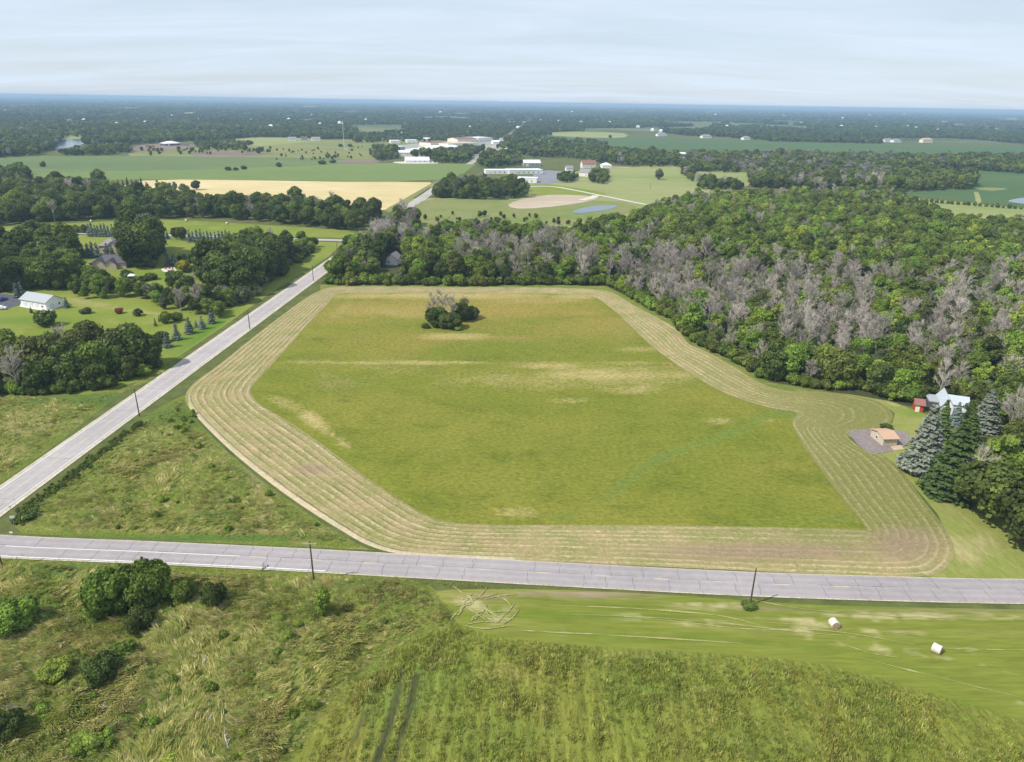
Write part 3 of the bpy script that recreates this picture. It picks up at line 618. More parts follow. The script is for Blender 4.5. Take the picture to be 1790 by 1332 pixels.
# shed pad, driveways
M_PAD = ground_mat('crushed_gravel_pad', (0.21, 0.18, 0.175), (0.25, 0.21, 0.20), (0.17, 0.14, 0.13), 0.08, 0.3, 2, bump=0.4)
field('gravel_pad', [(1478, 752), (1500, 751), (1540, 751), (1575, 753), (1590, 760), (1590, 775), (1575, 785), (1556, 790), (1522, 795), (1500, 778)], M_PAD, 0.10, 2.0, 0, sm=1)
field('concrete_apron', [(1556, 781), (1575, 778), (1580, 786), (1562, 788)], flat_mat('tan_apron', (0.45, 0.34, 0.24), 0.9, 0.1, 0.1), 0.13, 0, sm=1)
field('asphalt_drive', [(-100, 512), (8, 514), (42, 518), (42, 532), (25, 536), (10, 541), (-100, 545)], flat_mat('new_asphalt', (0.09, 0.09, 0.105), 0.9, 0.1, 0.15, 0.5), 0.05, 0, sm=1)
field('concrete_slab', [(36, 531), (82, 540.5), (106, 533), (112, 535), (83, 545), (34, 536)], M_CONC, 0.07, 0, sm=1)
field('white_gravel_strip', [(-40, 678), (10, 680), (54, 684), (54, 688), (10, 686), (-40, 684)], M_CONC, 0.08, 0, sm=1)
field('patio', [(281, 471), (290, 466), (304, 467), (309, 473), (298, 476), (286, 475)], M_CONC, 0.06, 0, sm=1)
0 and field('hay_chaff', [(790, 1044), (820, 1034), (850, 1030), (862, 1040), (840, 1056), (800, 1062)], ground_mat('chaff', (0.42, 0.36, 0.22), (0.30, 0.27, 0.13), (0.2, 0.2, 0.08), 0.2, 0.6, 2, bump=0.4), 0.20, 0, sm=2)

# ------------------------------------------------------------------ vegetation meshes
def ico(sub=1):
    import bmesh
    bm = bmesh.new(); bmesh.ops.create_icosphere(bm, subdivisions=sub, radius=1.0)
    v = np.array([x.co for x in bm.verts]); f = np.array([[q.index for q in x.verts] for x in bm.faces]); bm.free(); return v, f
ICO = ico(2); ICO1 = ico(1)
def quads(P, Nrm, size, rg, asp=0.75):
    n = len(P); r = rg.normal(size=(n, 3)); u = np.cross(Nrm, r); u /= np.linalg.norm(u, axis=1)[:, None] + 1e-9; v = np.cross(Nrm, u); v /= np.linalg.norm(v, axis=1)[:, None] + 1e-9
    s = size * (0.6 + 0.8 * rg.random(n))[:, None]; u = u * s; v = v * s * asp
    V = np.stack([P - u, P - v + Nrm * s * 0.15, P + u, P + v], 1).reshape(-1, 3)
    return V, np.arange(4 * n).reshape(-1, 4)
def crown_mesh(name, seed, H, Rr, base, nl, nleaf, ls, mat, flat=1.0, core=0.66, lobe=(0.30, 0.52)):
    rg = np.random.default_rng(seed); zc = (H + base) / 2; hz = (H - base) / 2; L_ = []
    for i in range(nl):
        for _ in range(60):
            p = rg.uniform(-1, 1, 3)
            if np.linalg.norm(p) < 1: break
        p = p / max(np.linalg.norm(p), .01) * np.linalg.norm(p) ** 0.5
        lr = Rr * rg.uniform(*lobe)
        taper = 1.0 - 0.25 * max(p[2], 0)
        c = np.array([p[0] * (Rr - lr * .8) * taper, p[1] * (Rr - lr * .8) * taper, zc + p[2] * (hz - lr * 0.75)])
        L_.append((c, lr))
    L_.append((np.array([0, 0, zc - hz * 0.1]), Rr * 0.55))
    C_ = np.array([l[0] for l in L_]); Rd = np.array([l[1] for l in L_])
    pr = Rd ** 2 / (Rd ** 2).sum(); k = rg.choice(len(L_), nleaf * 2, p=pr)
    d = rg.normal(size=(nleaf * 2, 3)); d /= np.linalg.norm(d, axis=1)[:, None]
    d[:, 2] = np.where((d[:, 2] < 0) & (rg.random(len(d)) < 0.55), -d[:, 2], d[:, 2])
    rr = Rd[k] * (0.74 + 0.50 * rg.random(len(k)) ** 1.8)
    P = C_[k] + d * rr[:, None] * np.array([1, 1, 0.88 * flat])
    dist = np.linalg.norm(P[:, None, :] - C_[None], axis=2) / Rd[None]; keep = (dist > 0.72).all(1) & (P[:, 2] > base * 0.5)
    P = P[keep][:nleaf]; d = d[keep][:nleaf]; k = k[keep][:nleaf]
    nr = d + rg.normal(size=d.shape) * 0.55; nr /= np.linalg.norm(nr, axis=1)[:, None]
    V, Fq = quads(P, nr, ls, rg)
    tone = np.clip(0.5 + 0.22 * rg.normal(size=len(L_))[k] + 0.16 * rg.normal(size=len(P)), 0, 1)
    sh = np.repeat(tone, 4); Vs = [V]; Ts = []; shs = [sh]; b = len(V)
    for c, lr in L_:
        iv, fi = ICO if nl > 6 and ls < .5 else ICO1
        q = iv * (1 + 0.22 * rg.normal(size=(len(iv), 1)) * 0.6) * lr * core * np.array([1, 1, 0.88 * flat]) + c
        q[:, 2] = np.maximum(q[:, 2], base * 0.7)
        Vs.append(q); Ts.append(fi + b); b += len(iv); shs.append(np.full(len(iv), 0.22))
    return np_mesh(name, np.concatenate(Vs), Fq, np.concatenate(Ts), mat, {'shade': np.concatenate(shs)})
def trunk_mesh(name, seed, H, r, mat, limbs=6, Rr=3.5):
    rg = random.Random(seed); m_ = MB(); top = Vector((rg.uniform(-.3, .3), rg.uniform(-.3, .3), H))
    mid = Vector((rg.uniform(-.2, .2), rg.uniform(-.2, .2), H * 0.45))
    m_.tube((0, 0, -0.2), mid, r * 1.25, r * 0.8, 7); m_.tube(mid, top, r * 0.8, r * 0.25, 7)
    for i in range(limbs):
        a = rg.uniform(0, 6.28); z = rg.uniform(0.3, 0.8) * H; e = Rr * rg.uniform(0.5, 0.85)
        p = Vector((0, 0, z)); q = p + Vector((math.cos(a) * e, math.sin(a) * e, rg.uniform(0.15, 0.3) * H)); m_.tube(p, q, r * 0.4, r * 0.12, 5, False)
    me = bpy.data.meshes.new(name); me.from_pydata([tuple(v) for v in m_.v], [], m_.f); me.materials.append(mat); return me
def bare_mesh(name, seed, H, Rr, n1=15, n2=12, n3=13, tw=0.027):
    """crown of a leafless tree: limbs, boughs and a haze of twigs"""
    rg = random.Random(seed); m_ = MB(); tips = []; sh = []
    def rd(): return Vector((rg.gauss(0, 1), rg.gauss(0, 1), rg.gauss(0, 1))).normalized()
    P = []; D = []; LN = []
    for i in range(n1):
        a = i * 2.4 + rg.uniform(-.4, .4); z = H * rg.uniform(0.28, 0.85); reach = Rr * (1.15 - abs(z / H - 0.45)) * rg.uniform(0.6, 1.0)
        p = Vector((0, 0, z)); q = p + Vector((math.cos(a) * reach * .7, math.sin(a) * reach * .7, H * rg.uniform(0.12, 0.26)))
        m_.tube(p, q, 0.07, 0.03, 4, False)
        for j in range(n2):
            t = rg.uniform(0.25, 1.0); s = p.lerp(q, t); dd = ((q - p).normalized() + rd() * 0.75 + Vector((0, 0, .35))).normalized(); e = s + dd * Rr * rg.uniform(0.22, 0.45)
            m_.tube(s, e, 0.026, 0.012, 3, False)
            for k in range(n3):
                t2 = rg.uniform(0.2, 1.0); s2 = s.lerp(e, t2); d3 = (dd + rd() * 0.85 + Vector((0, 0, .25))).normalized()
                P.append(s2); D.append(d3); LN.append(Rr * rg.uniform(0.12, 0.28))
    V = np.array([tuple(v) for v in m_.v]); b = len(V); F4 = [f for f in m_.f if len(f) == 4]; F3 = [f for f in m_.f if len(f) == 3]
    P = np.array(P); D = np.array(D); LN = np.array(LN)[:, None]; r_ = np.random.default_rng(seed); sd = np.cross(D, r_.normal(size=D.shape)); sd /= np.linalg.norm(sd, axis=1)[:, None]
    tv = np.stack([P - sd * tw, P + sd * tw, P + D * LN], 1).reshape(-1, 3)
    T = np.arange(len(tv)).reshape(-1, 3) + b
    Ft_ = np.concatenate([np.array(F3).reshape(-1, 3), T]).astype(int) if F3 else T
    shd = np.concatenate([np.full(b, 0.55), np.repeat(r_.random(len(P)), 3)])
    return np_mesh(name, np.concatenate([V, tv]), F4, Ft_, M_TWIG, {'shade': shd})
def spruce_mesh(name, seed, H, Rr, nleaf, ls, whorls=14, mat=None, droop=0.18):
    rg = np.random.default_rng(seed); Vs = []; Fs = []; Ts = []; sh = []; b = 0
    P = []; Nn = []; SH = []; T3 = []
    for wv in range(whorls):
        t = (wv + 0.3 * rg.random()) / whorls; z = H * (0.05 + 0.93 * t); rr = Rr * (1 - t) ** 0.85 + 0.12
        nb = max(4, int(11 * (1 - t) + 4)); a0 = rg.random() * 6.28
        for j in range(nb):
            a = a0 + j * 6.283 / nb + rg.normal() * 0.12; rl = rr * rg.uniform(0.78, 1.08); n_ = max(3, int(nleaf / whorls / nb * (1.6 * (1 - t) + 0.35)))
            z += rg.normal() * H / whorls * 0.35; s_ = rg.random(n_) ** 0.7; lat = rg.normal(size=n_) * 0.2 * rl * (1.1 - s_ * 0.7)
            x = s_ * rl; zz = z - droop * rl * s_ + 0.10 * rl * s_ ** 3 + rg.normal(size=n_) * 0.03 * H / whorls * 2
            P.append(np.stack([x * math.cos(a) - lat * math.sin(a), x * math.sin(a) + lat * math.cos(a), zz], 1))
            q = np.stack([np.full(n_, math.cos(a)) * 0.5, np.full(n_, math.sin(a)) * 0.5, np.full(n_, 0.8)], 1) + rg.normal(size=(n_, 3)) * 0.35
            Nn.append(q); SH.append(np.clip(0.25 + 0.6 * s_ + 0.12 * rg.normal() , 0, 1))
    P = np.concatenate(P); Nn = np.concatenate(Nn); Nn /= np.linalg.norm(Nn, axis=1)[:, None]
    V, Fq = quads(P, Nn, ls, rg, 0.5); sh = np.repeat(np.concatenate(SH), 4); b = len(V)
    # dark inner cone: shade between the branches put into its colour
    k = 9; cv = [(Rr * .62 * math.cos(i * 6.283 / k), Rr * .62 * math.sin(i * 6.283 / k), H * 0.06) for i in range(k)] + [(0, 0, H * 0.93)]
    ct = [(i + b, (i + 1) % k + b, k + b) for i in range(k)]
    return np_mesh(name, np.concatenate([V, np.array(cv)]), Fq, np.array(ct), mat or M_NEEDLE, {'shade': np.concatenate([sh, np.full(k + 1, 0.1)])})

TONES = {'dark green': (0.086, 0.116, 0.024), 'mid green': (0.140, 0.182, 0.028), 'bright green': (0.165, 0.235, 0.032), 'yellow-green': (0.215, 0.265, 0.038), 'olive green': (0.135, 0.155, 0.034), 'grey-green': (0.150, 0.165, 0.075)}
BROAD = []; TRUNK = []
for i in range(9):
    H_, R_ = [(12, 4.6), (13, 4.2), (11, 5.0), (14, 4.4), (12.5, 5.2), (10.5, 4.2), (13.5, 5.0), (12, 3.9), (11.5, 4.8)][i]
    BROAD.append((crown_mesh('broadleaf_crown', 100 + i, H_, R_, H_ * 0.05, 19, 3900, 0.42, M_LEAF), trunk_mesh('broadleaf_trunk', i, H_ * 0.8, 0.24, M_BARK, 6, R_), H_, R_))
SHRUB = [crown_mesh('shrub_crown', 200 + i, 4.0, 2.6, 0.0, 11, 1700, 0.30, M_LEAF) for i in range(5)]
SHRUB_STEM = trunk_mesh('shrub_stem', 3, 3.0, 0.10, M_BARK, 6, 2.0)
FINE = [crown_mesh('thicket_crown', 300 + i, 8.0, 5.5, 0.0, 30, 11000, 0.34, M_LEAF, lobe=(0.16, 0.38)) for i in range(3)]
COLUMN = [(crown_mesh('narrow_crown', 320 + i, 14, 2.8, 1.5, 14, 3200, 0.38, M_LEAF, lobe=(0.4, 0.6))) for i in range(3)]
BARE = [(bare_mesh('bare_crown', 400 + i, [11, 13, 10, 12, 14][i], [3.6, 3.8, 3.4, 4.2, 3.2][i]), trunk_mesh('bare_trunk', 50 + i, [10, 12, 9, 11, 13][i], 0.17, M_DEADBARK, 3, 2.0)) for i in range(5)]
HALF = [crown_mesh('thin_crown', 430 + i, 12, 3.8, 3.0, 12, 700, 0.34, M_LEAF, core=0.0001) for i in range(3)]
SPRUCE_N = [spruce_mesh('spruce_crown', 500 + i, 12, 3.2, 9000, 0.30, 30) for i in range(3)]
SPRUCE_S = [spruce_mesh('small_spruce_crown', 520 + i, 6, 1.7, 1100, 0.24, 11) for i in range(2)]
SPRUCE_TR = trunk_mesh('spruce_trunk', 77, 10, 0.2, M_BARK, 0)
LOW = [crown_mesh('far_crown', 600 + i, 12, 5.0, 0.5, 7, 420, 0.95, M_LEAF, lobe=(0.42, 0.6)) for i in range(4)]
TINY = [crown_mesh('tiny_crown', 620 + i, 12, 7.5, 0, 5, 90, 2.6, M_LEAF, lobe=(0.42, 0.65)) for i in range(4)]

def color(o, c, k=1.0): o.color = (c[0] * k, c[1] * k, c[2] * k, 1)
SRC = bpy.data.collections.new('scatter_sources')       # never linked to the scene
FIXED = {}
def source(mesh, c, name):
    if c != (1, 1, 1):
        key = (tuple(c), mesh.materials[0].name)
        if key not in FIXED: FIXED[key] = leaf_mat('foliage', 0.0 if mesh.materials[0] is M_TWIG else 0.25, 0.3 if mesh.materials[0] is M_TWIG else 0.45, c)
        mesh = mesh.copy(); mesh.materials[0] = FIXED[key]
    o = bpy.data.objects.new(name, mesh); return o
def scatter(name, pts, rot, scl, idx, sources, label=None, cat=None, kind='stuff', tilt=None, sz=None):
    """one object: a cloud of points carrying instanced plants"""
    if len(pts) == 0: return None
    col_ = bpy.data.collections.new(name + '_sources')
    for i, s_ in enumerate(sources): s_.name = 'src%03d' % i + name; col_.objects.link(s_)
    n = len(pts); me = bpy.data.meshes.new(name); me.vertices.add(n); me.vertices.foreach_set('co', np.asarray(pts, np.float32).ravel())
    tl = np.zeros((n, 2)) if tilt is None else tilt
    a = me.attributes.new('rot', 'FLOAT_VECTOR', 'POINT'); a.data.foreach_set('vector', np.column_stack([tl, rot]).astype(np.float32).ravel())
    z = scl if sz is None else sz
    a = me.attributes.new('scl', 'FLOAT_VECTOR', 'POINT'); a.data.foreach_set('vector', np.column_stack([scl, scl, z]).astype(np.float32).ravel())
    a = me.attributes.new('idx', 'INT', 'POINT'); a.data.foreach_set('value', np.asarray(idx, np.int32))
    o = link(name, me); g = bpy.data.node_groups.new(name, 'GeometryNodeTree')
    g.interface.new_socket('Geometry', in_out='INPUT', socket_type='NodeSocketGeometry'); g.interface.new_socket('Geometry', in_out='OUTPUT', socket_type='NodeSocketGeometry')
    n_ = g.nodes; gi = n_.new('NodeGroupInput'); go = n_.new('NodeGroupOutput'); ip = n_.new('GeometryNodeInstanceOnPoints'); ci = n_.new('GeometryNodeCollectionInfo')
    ci.inputs['Collection'].default_value = col_; ci.inputs['Separate Children'].default_value = True; ci.inputs['Reset Children'].default_value = True
    def at(nm, ty):
        q = n_.new('GeometryNodeInputNamedAttribute'); q.data_type = ty; q.inputs['Name'].default_value = nm; return q.outputs['Attribute']
    g.links.new(gi.outputs[0], ip.inputs['Points']); g.links.new(ci.outputs[0], ip.inputs['Instance']); ip.inputs['Pick Instance'].default_value = True
    g.links.new(at('idx', 'INT'), ip.inputs['Instance Index']); g.links.new(at('rot', 'FLOAT_VECTOR'), ip.inputs['Rotation']); g.links.new(at('scl', 'FLOAT_VECTOR'), ip.inputs['Scale'])
    g.links.new(ip.outputs[0], go.inputs[0])
    md = o.modifiers.new('scatter', 'NODES'); md.node_group = g
    return tag(o, label, cat, None, kind)

# ------------------------------------------------------------------ single plants
def broad_tree(p, H=12, tone='mid green', v=None, kind='broad', label='', group=None, wide=1.0, cat='tree', k=1.0):
    v = random.randrange(9) if v is None else v
    name = {'broad': 'broadleaf_tree', 'shrub': 'shrub', 'bare': 'dead_tree', 'half': 'thinning_tree', 'spruce': 'spruce_tree', 'smallspruce': 'young_spruce', 'thicket': 'willow_thicket', 'column': 'poplar_tree'}[kind]
    e = empty(name, (p[0], p[1], 0), random.uniform(0, 6.28), label, cat, group)
    if kind == 'broad':
        cm, tm, h, r = BROAD[v % 9]; parts = [('crown', cm, H / h), ('trunk', tm, H / h)]
    elif kind == 'shrub': parts = [('crown', SHRUB[v % 5], H / 4.0), ('stem', SHRUB_STEM, H / 4.0)]
    elif kind == 'thicket': parts = [('crown', FINE[v % 3], H / 8.0), ('stem', SHRUB_STEM, H / 6.0)]
    elif kind == 'column': parts = [('crown', COLUMN[v % 3], H / 14.0), ('trunk', BROAD[0][1], H / 14.0)]
    elif kind == 'bare': parts = [('branches', BARE[v % 5][0], H / 12.0), ('trunk', BARE[v % 5][1], H / 12.0)]
    elif kind == 'half': parts = [('crown', HALF[v % 3], H / 12.0), ('branches', BARE[v % 5][0], H / 13.0), ('trunk', BARE[v % 5][1], H / 13.0)]
    elif kind == 'spruce': parts = [('crown', SPRUCE_N[v % 3], H / 12.0), ('trunk', SPRUCE_TR, H / 12.0)]
    elif kind == 'smallspruce': parts = [('crown', SPRUCE_S[v % 2], H / 6.0), ('trunk', SPRUCE_TR, H / 14.0)]
    for nm, me_, s_ in parts:
        c = link(nm, me_, e); c.scale = (s_ * wide, s_ * wide, s_)
        c.scale = (s_ * wide, s_ * wide, s_)
        if nm == 'branches': color(c, DEADC[(v + int(H * 7)) % len(DEADC)], k)
        elif nm == 'crown': color(c, TONES[tone] if isinstance(tone, str) else tone, k)
    return e
DEADC = [(0.39, 0.345, 0.295), (0.45, 0.40, 0.345), (0.32, 0.295, 0.235), (0.40, 0.345, 0.31)]
for k_, c_ in (('blue-green', (0.130, 0.170, 0.140)), ('deep green', (0.080, 0.115, 0.030)), ('silver-blue', (0.20, 0.222, 0.170)), ('gold', (0.36, 0.34, 0.035)), ('red', (0.30, 0.10, 0.05))): TONES[k_] = c_

# ------------------------------------------------------------------ placement of the woods
SINGLE = []      # trees that become things of their own: (x, y, H, tone, kind, variant, label, group)
POOL = []        # candidates: dict
USED_LABELS = {}
def depth_of(p): return float(np.hypot(p[0], p[1]))
def jitter_grid(poly, spacing, jit=0.38, seed=1):
    W = gp([p[0] for p in poly], [p[1] for p in poly])[:, :2]; (x0, y0), (x1, y1) = W.min(0), W.max(0); rg = np.random.default_rng(seed)
    gx, gy = np.meshgrid(np.arange(x0, x1, spacing), np.arange(y0, y1, spacing)); gx = gx + (np.arange(gx.shape[0]) % 2)[:, None] * spacing / 2
    gx = gx.ravel() + rg.uniform(-jit, jit, gx.size) * spacing; gy = gy.ravel() + rg.uniform(-jit, jit, gx.size) * spacing
    k = inpoly(gx, gy, W); return np.stack([gx[k], gy[k]], 1)
def size_word(h): return 'small' if h < 8.5 else 'mid-sized' if h < 11.5 else 'tall'
KEEPOUT = [gp([138, 228, 228, 138], [492, 482, 428, 428])[:, :2], gp([655, 716, 710, 668], [499, 499, 442, 442])[:, :2], gp([1612, 1716, 1716, 1630], [735, 745, 690, 690])[:, :2]]     # ground round the small white house
def landmark_wood(px):
    for lim, t in ((640, 'at the wood road end'), (672, 'left of the small white house'), (705, 'by the small white house'), (745, 'right of the small white house'), (840, 'behind the lone thicket'), (910, 'above the far mown edge, left'),
                   (980, 'above the far mown edge, middle'), (1060, 'above the far mown edge, right'), (1105, 'at the rounded field corner'), (1160, 'just past the rounded field corner'), (1215, 'above the first strip bend'), (1265, 'above the strip diagonal, left'), (1310, 'above the strip diagonal, right'),
                   (1365, 'left of the strip dip'), (1420, 'above the strip dip'), (1470, 'above the looped rows, left'), (1520, 'above the looped rows, right'), (1570, 'behind the gravel pad'), (1620, 'behind the tan-roofed shed'), (1665, 'above the right white house'), (1710, 'right above the blue spruce'), (1750, 'near the right photo edge')):
        if px < lim: return t
    return 'at the right photo edge'
def zone_pool(poly, spacing, Hs, tones, zone, group, dead=None, seed=1, lm=None, half=0.0, keep=1.0, kinds='broad'):
    pts = jitter_grid(poly, spacing, seed=seed); rg = random.Random(seed)
    if len(pts) == 0: return
    qx, qy, _ = pj(np.column_stack([pts, np.zeros(len(pts))]))
    nzv = fbm(pts[:, 0] * 0.022 + 3, pts[:, 1] * 0.022 + 8, 3); nh = fbm(pts[:, 0] * 0.03 + 30, pts[:, 1] * 0.03 + 4, 3)
    for i, (x, y) in enumerate(pts):
        if any(inpoly(np.array([x]), np.array([y]), K)[0] for K in KEEPOUT) or abs((x - A2[0]) * -dr[1] + (y - A2[1]) * dr[0]) < 9.5 or rg.random() > keep: continue
        pd = dead(qx[i], qy[i], nzv[i]) if dead else 0.03
        kind = 'bare' if rg.random() < pd else 'half' if rg.random() < half + pd * 0.35 else kinds
        H = rg.uniform(*Hs) * (0.70 + 0.6 * nh[i]) * rg.choice([0.75, 0.95, 1.0, 1.0, 1.12, 1.25]) * (1.0 if kind != 'bare' else 1.05)
        tn_ = tones
        if group.startswith('trees of the wood') and qy[i] < 470 and qx[i] > 1000: tn_ = {'bright green': 4, 'yellow-green': 2.2, 'mid green': 5, 'dark green': 1.4, 'olive green': 0.6}
        tone = rg.choices(list(tn_), list(tn_.values()))[0]
        if kind == 'bare': tone = 'grey'
        POOL.append(dict(x=x, y=y, H=H, tone=tone, kind=kind, v=rg.randrange(9), zone=zone, group=group, px=float(qx[i]), py=float(qy[i]), lm=lm))
def dead_main(px, py, nz):
    base = 0.06
    for (cx_, cy_, rx, ry, wt) in ((720, 425, 60, 22, .8), (900, 462, 110, 26, .85), (1010, 470, 90, 24, .8), (1150, 505, 110, 45, .8), (1290, 520, 130, 50, .75), (1260, 590, 70, 30, .7), (1440, 530, 130, 45, .75),
                                   (1430, 610, 120, 45, .85), (1560, 600, 120, 55, .75), (1690, 600, 110, 70, .95), (1790, 560, 120, 60, .85), (1700, 500, 90, 25, .5), (1650, 670, 70, 30, .7), (640, 440, 25, 15, .5), (820, 425, 50, 15, .6)):
        d_ = math.hypot((px - cx_) / rx, (py - cy_) / ry); base = max(base, wt * min(1, max(0, 1.5 - d_)))
    return min(0.92, max(0.02, base + (nz - 0.5) * 1.3 * (0.3 + base)))
WOOD = [(575, 494), (700, 497), (900, 496), (1060, 498), (1115, 523), (1185, 560), (1212, 590), (1300, 636), (1350, 664), (1440, 678), (1500, 680), (1560, 700), (1610, 703), (1700, 700), (1790, 735), (1990, 800), (2250, 700),
        (2000, 440), (1790, 405), (1700, 400), (1640, 388), (1570, 356), (1480, 350), (1400, 348), (1300, 350), (1160, 362), (1100, 392), (1000, 415), (900, 410), (720, 415), (640, 425), (600, 440)]
zone_pool(WOOD, 7.2, (8.5, 12.5), {'dark green': 2, 'mid green': 4, 'bright green': 4, 'yellow-green': 1.8, 'olive green': 2}, 'in the big wood', 'trees of the wood behind the hay field', dead_main, 3, landmark_wood, 0.06)
# bushes that close the front edge of the wood
EDGE = smooth([(575, 498), (700, 499), (900, 499), (1060, 500), (1115, 527), (1180, 563), (1207, 592), (1300, 640), (1350, 667), (1440, 681), (1500, 683), (1570, 704)], 6, False)
EW = gp([p[0] for p in EDGE], [p[1] for p in EDGE])[:, :2]; d_ = cum(EW); rg = random.Random(5); t = 0
while t < d_[-1]:
    x = np.interp(t, d_, EW[:, 0]); y = np.interp(t, d_, EW[:, 1]); qx, qy, _ = pj(np.array([x, y, 0.0]))
    POOL.append(dict(x=x + rg.uniform(-1, 1), y=y + rg.uniform(-.5, 4), H=rg.uniform(3.2, 6.0), tone=rg.choice(['dark green', 'mid green', 'mid green', 'olive green', 'bright green']), kind='shrub', v=rg.randrange(5), zone='along the wood edge', group='bushes along the wood edge', px=float(qx), py=float(qy), lm=landmark_wood)); t += rg.uniform(2.6, 4.4)
GROVE = [(-160, 702), (0, 690), (60, 692), (150, 686), (225, 672), (268, 655), (282, 640), (250, 622), (190, 622), (100, 628), (0, 632), (-200, 640)]
def lm_grove(px): return 'at the road end of the grove' if px > 225 else 'in the right half of the grove' if px > 130 else 'in the left half of the grove' if px > 50 else 'at the left edge of the grove'
zone_pool(GROVE, 6.5, (11.0, 14.0), {'dark green': 3, 'mid green': 2, 'olive green': 3}, 'in the round grove left of the pale road', 'trees of the roadside grove', None, 4, lm_grove)
def lm_yard(px): return 'left of the pole barn' if px < 40 else 'behind the pole barn' if px < 110 else 'right of the pole barn' if px < 170 else 'below the dark-roofed house' if px < 250 else 'across the lawn from the dark-roofed house' if px < 330 else 'near the pale road'
zone_pool([(-200, 450), (0, 440), (60, 436), (130, 436), (140, 455), (152, 480), (140, 505), (115, 508), (60, 508), (30, 510), (0, 514), (-200, 520)], 7.5, (10, 15), {'dark green': 4, 'mid green': 2}, 'in the farmyard trees', 'trees round the farmyard', None, 5, lm_yard)
zone_pool([(95, 508), (145, 490), (150, 475), (165, 478), (178, 500), (210, 506), (255, 510), (262, 527), (210, 527), (150, 522), (100, 517)], 6.5, (8, 11.5), {'dark green': 2, 'mid green': 3, 'bright green': 2}, 'in the farmyard trees', 'trees round the farmyard', None, 6, lm_yard)
zone_pool([(224, 446), (240, 436), (268, 436), (276, 460), (262, 470), (228, 468)], 6.5, (18, 22), {'dark green': 3}, 'in the tall clump beside the dark-roofed house', 'trees round the farmyard', None, 7)
zone_pool([(352, 488), (368, 470), (420, 458), (480, 452), (500, 460), (480, 490), (440, 515), (415, 524), (375, 508)], 7.5, (14, 19), {'dark green': 3, 'mid green': 1}, 'in the tall clump beside the pale road', 'tall trees beside the pale road', None, 8)
zone_pool([(245, 520), (290, 512), (350, 515), (400, 530), (415, 545), (385, 557), (335, 553), (285, 540)], 6.5, (5.5, 9.5), {'dark green': 2, 'mid green': 2, 'bright green': 1, 'grey-green': 1}, 'in the low trees above the small spruces', 'low trees beside the lawn', lambda a, b, c: 0.12, 9)
zone_pool([(405, 545), (440, 522), (500, 480), (545, 447), (552, 436), (520, 432), (490, 455), (440, 512), (402, 536)], 5.5, (3.5, 6.5), {'dark green': 2, 'mid green': 2, 'grey-green': 1}, 'in the roadside scrub', 'scrub beside the pale road', lambda a, b, c: 0.10, 10, kinds='shrub')
zone_pool([(395, 425), (440, 420), (500, 424), (552, 428), (545, 440), (500, 452), (420, 448)], 9, (6, 9.5), {'mid green': 3, 'bright green': 1, 'dark green': 1}, 'in the orchard trees below the side road', 'trees below the side road', None, 11)
BAND = [(-300, 335), (0, 335), (100, 327), (185, 332), (190, 348), (330, 356), (450, 364), (560, 368), (640, 374), (690, 384), (700, 394), (640, 404), (600, 403), (500, 393), (400, 384), (300, 382), (130, 386), (0, 394), (-300, 400)]
zone_pool(BAND, 8.5, (10, 15), {'dark green': 5, 'mid green': 2, 'olive green': 1}, 'in the long dark tree band', 'trees of the long dark band', lambda a, b, c: 0.05, 12)
zone_pool([(755, 338), (775, 330), (840, 327), (900, 330), (925, 338), (920, 346), (850, 350), (760, 347)], 8, (10, 14), {'dark green': 4, 'mid green': 1}, 'in the clump right of the far road', 'clump right of the far road', lambda a, b, c: 0.10, 13)
zone_pool([(632, 440), (672, 404), (700, 392), (722, 392), (735, 402), (690, 430), (650, 446)], 7, (10.5, 14), {'dark green': 3, 'mid green': 2}, 'where the wood meets the far road', 'trees where the wood meets the far road', lambda a, b, c: 0.3, 21)
zone_pool([(1728, 728), (1790, 735), (1950, 780), (2000, 1000), (1900, 1000), (1850, 870), (1830, 842), (1800, 800), (1760, 775), (1740, 760)], 8.5, (10, 14), {'dark green': 3, 'mid green': 3, 'olive green': 1}, 'in the yard trees at the right edge', 'yard trees at the right edge', lambda a, b, c: 0.1, 22)
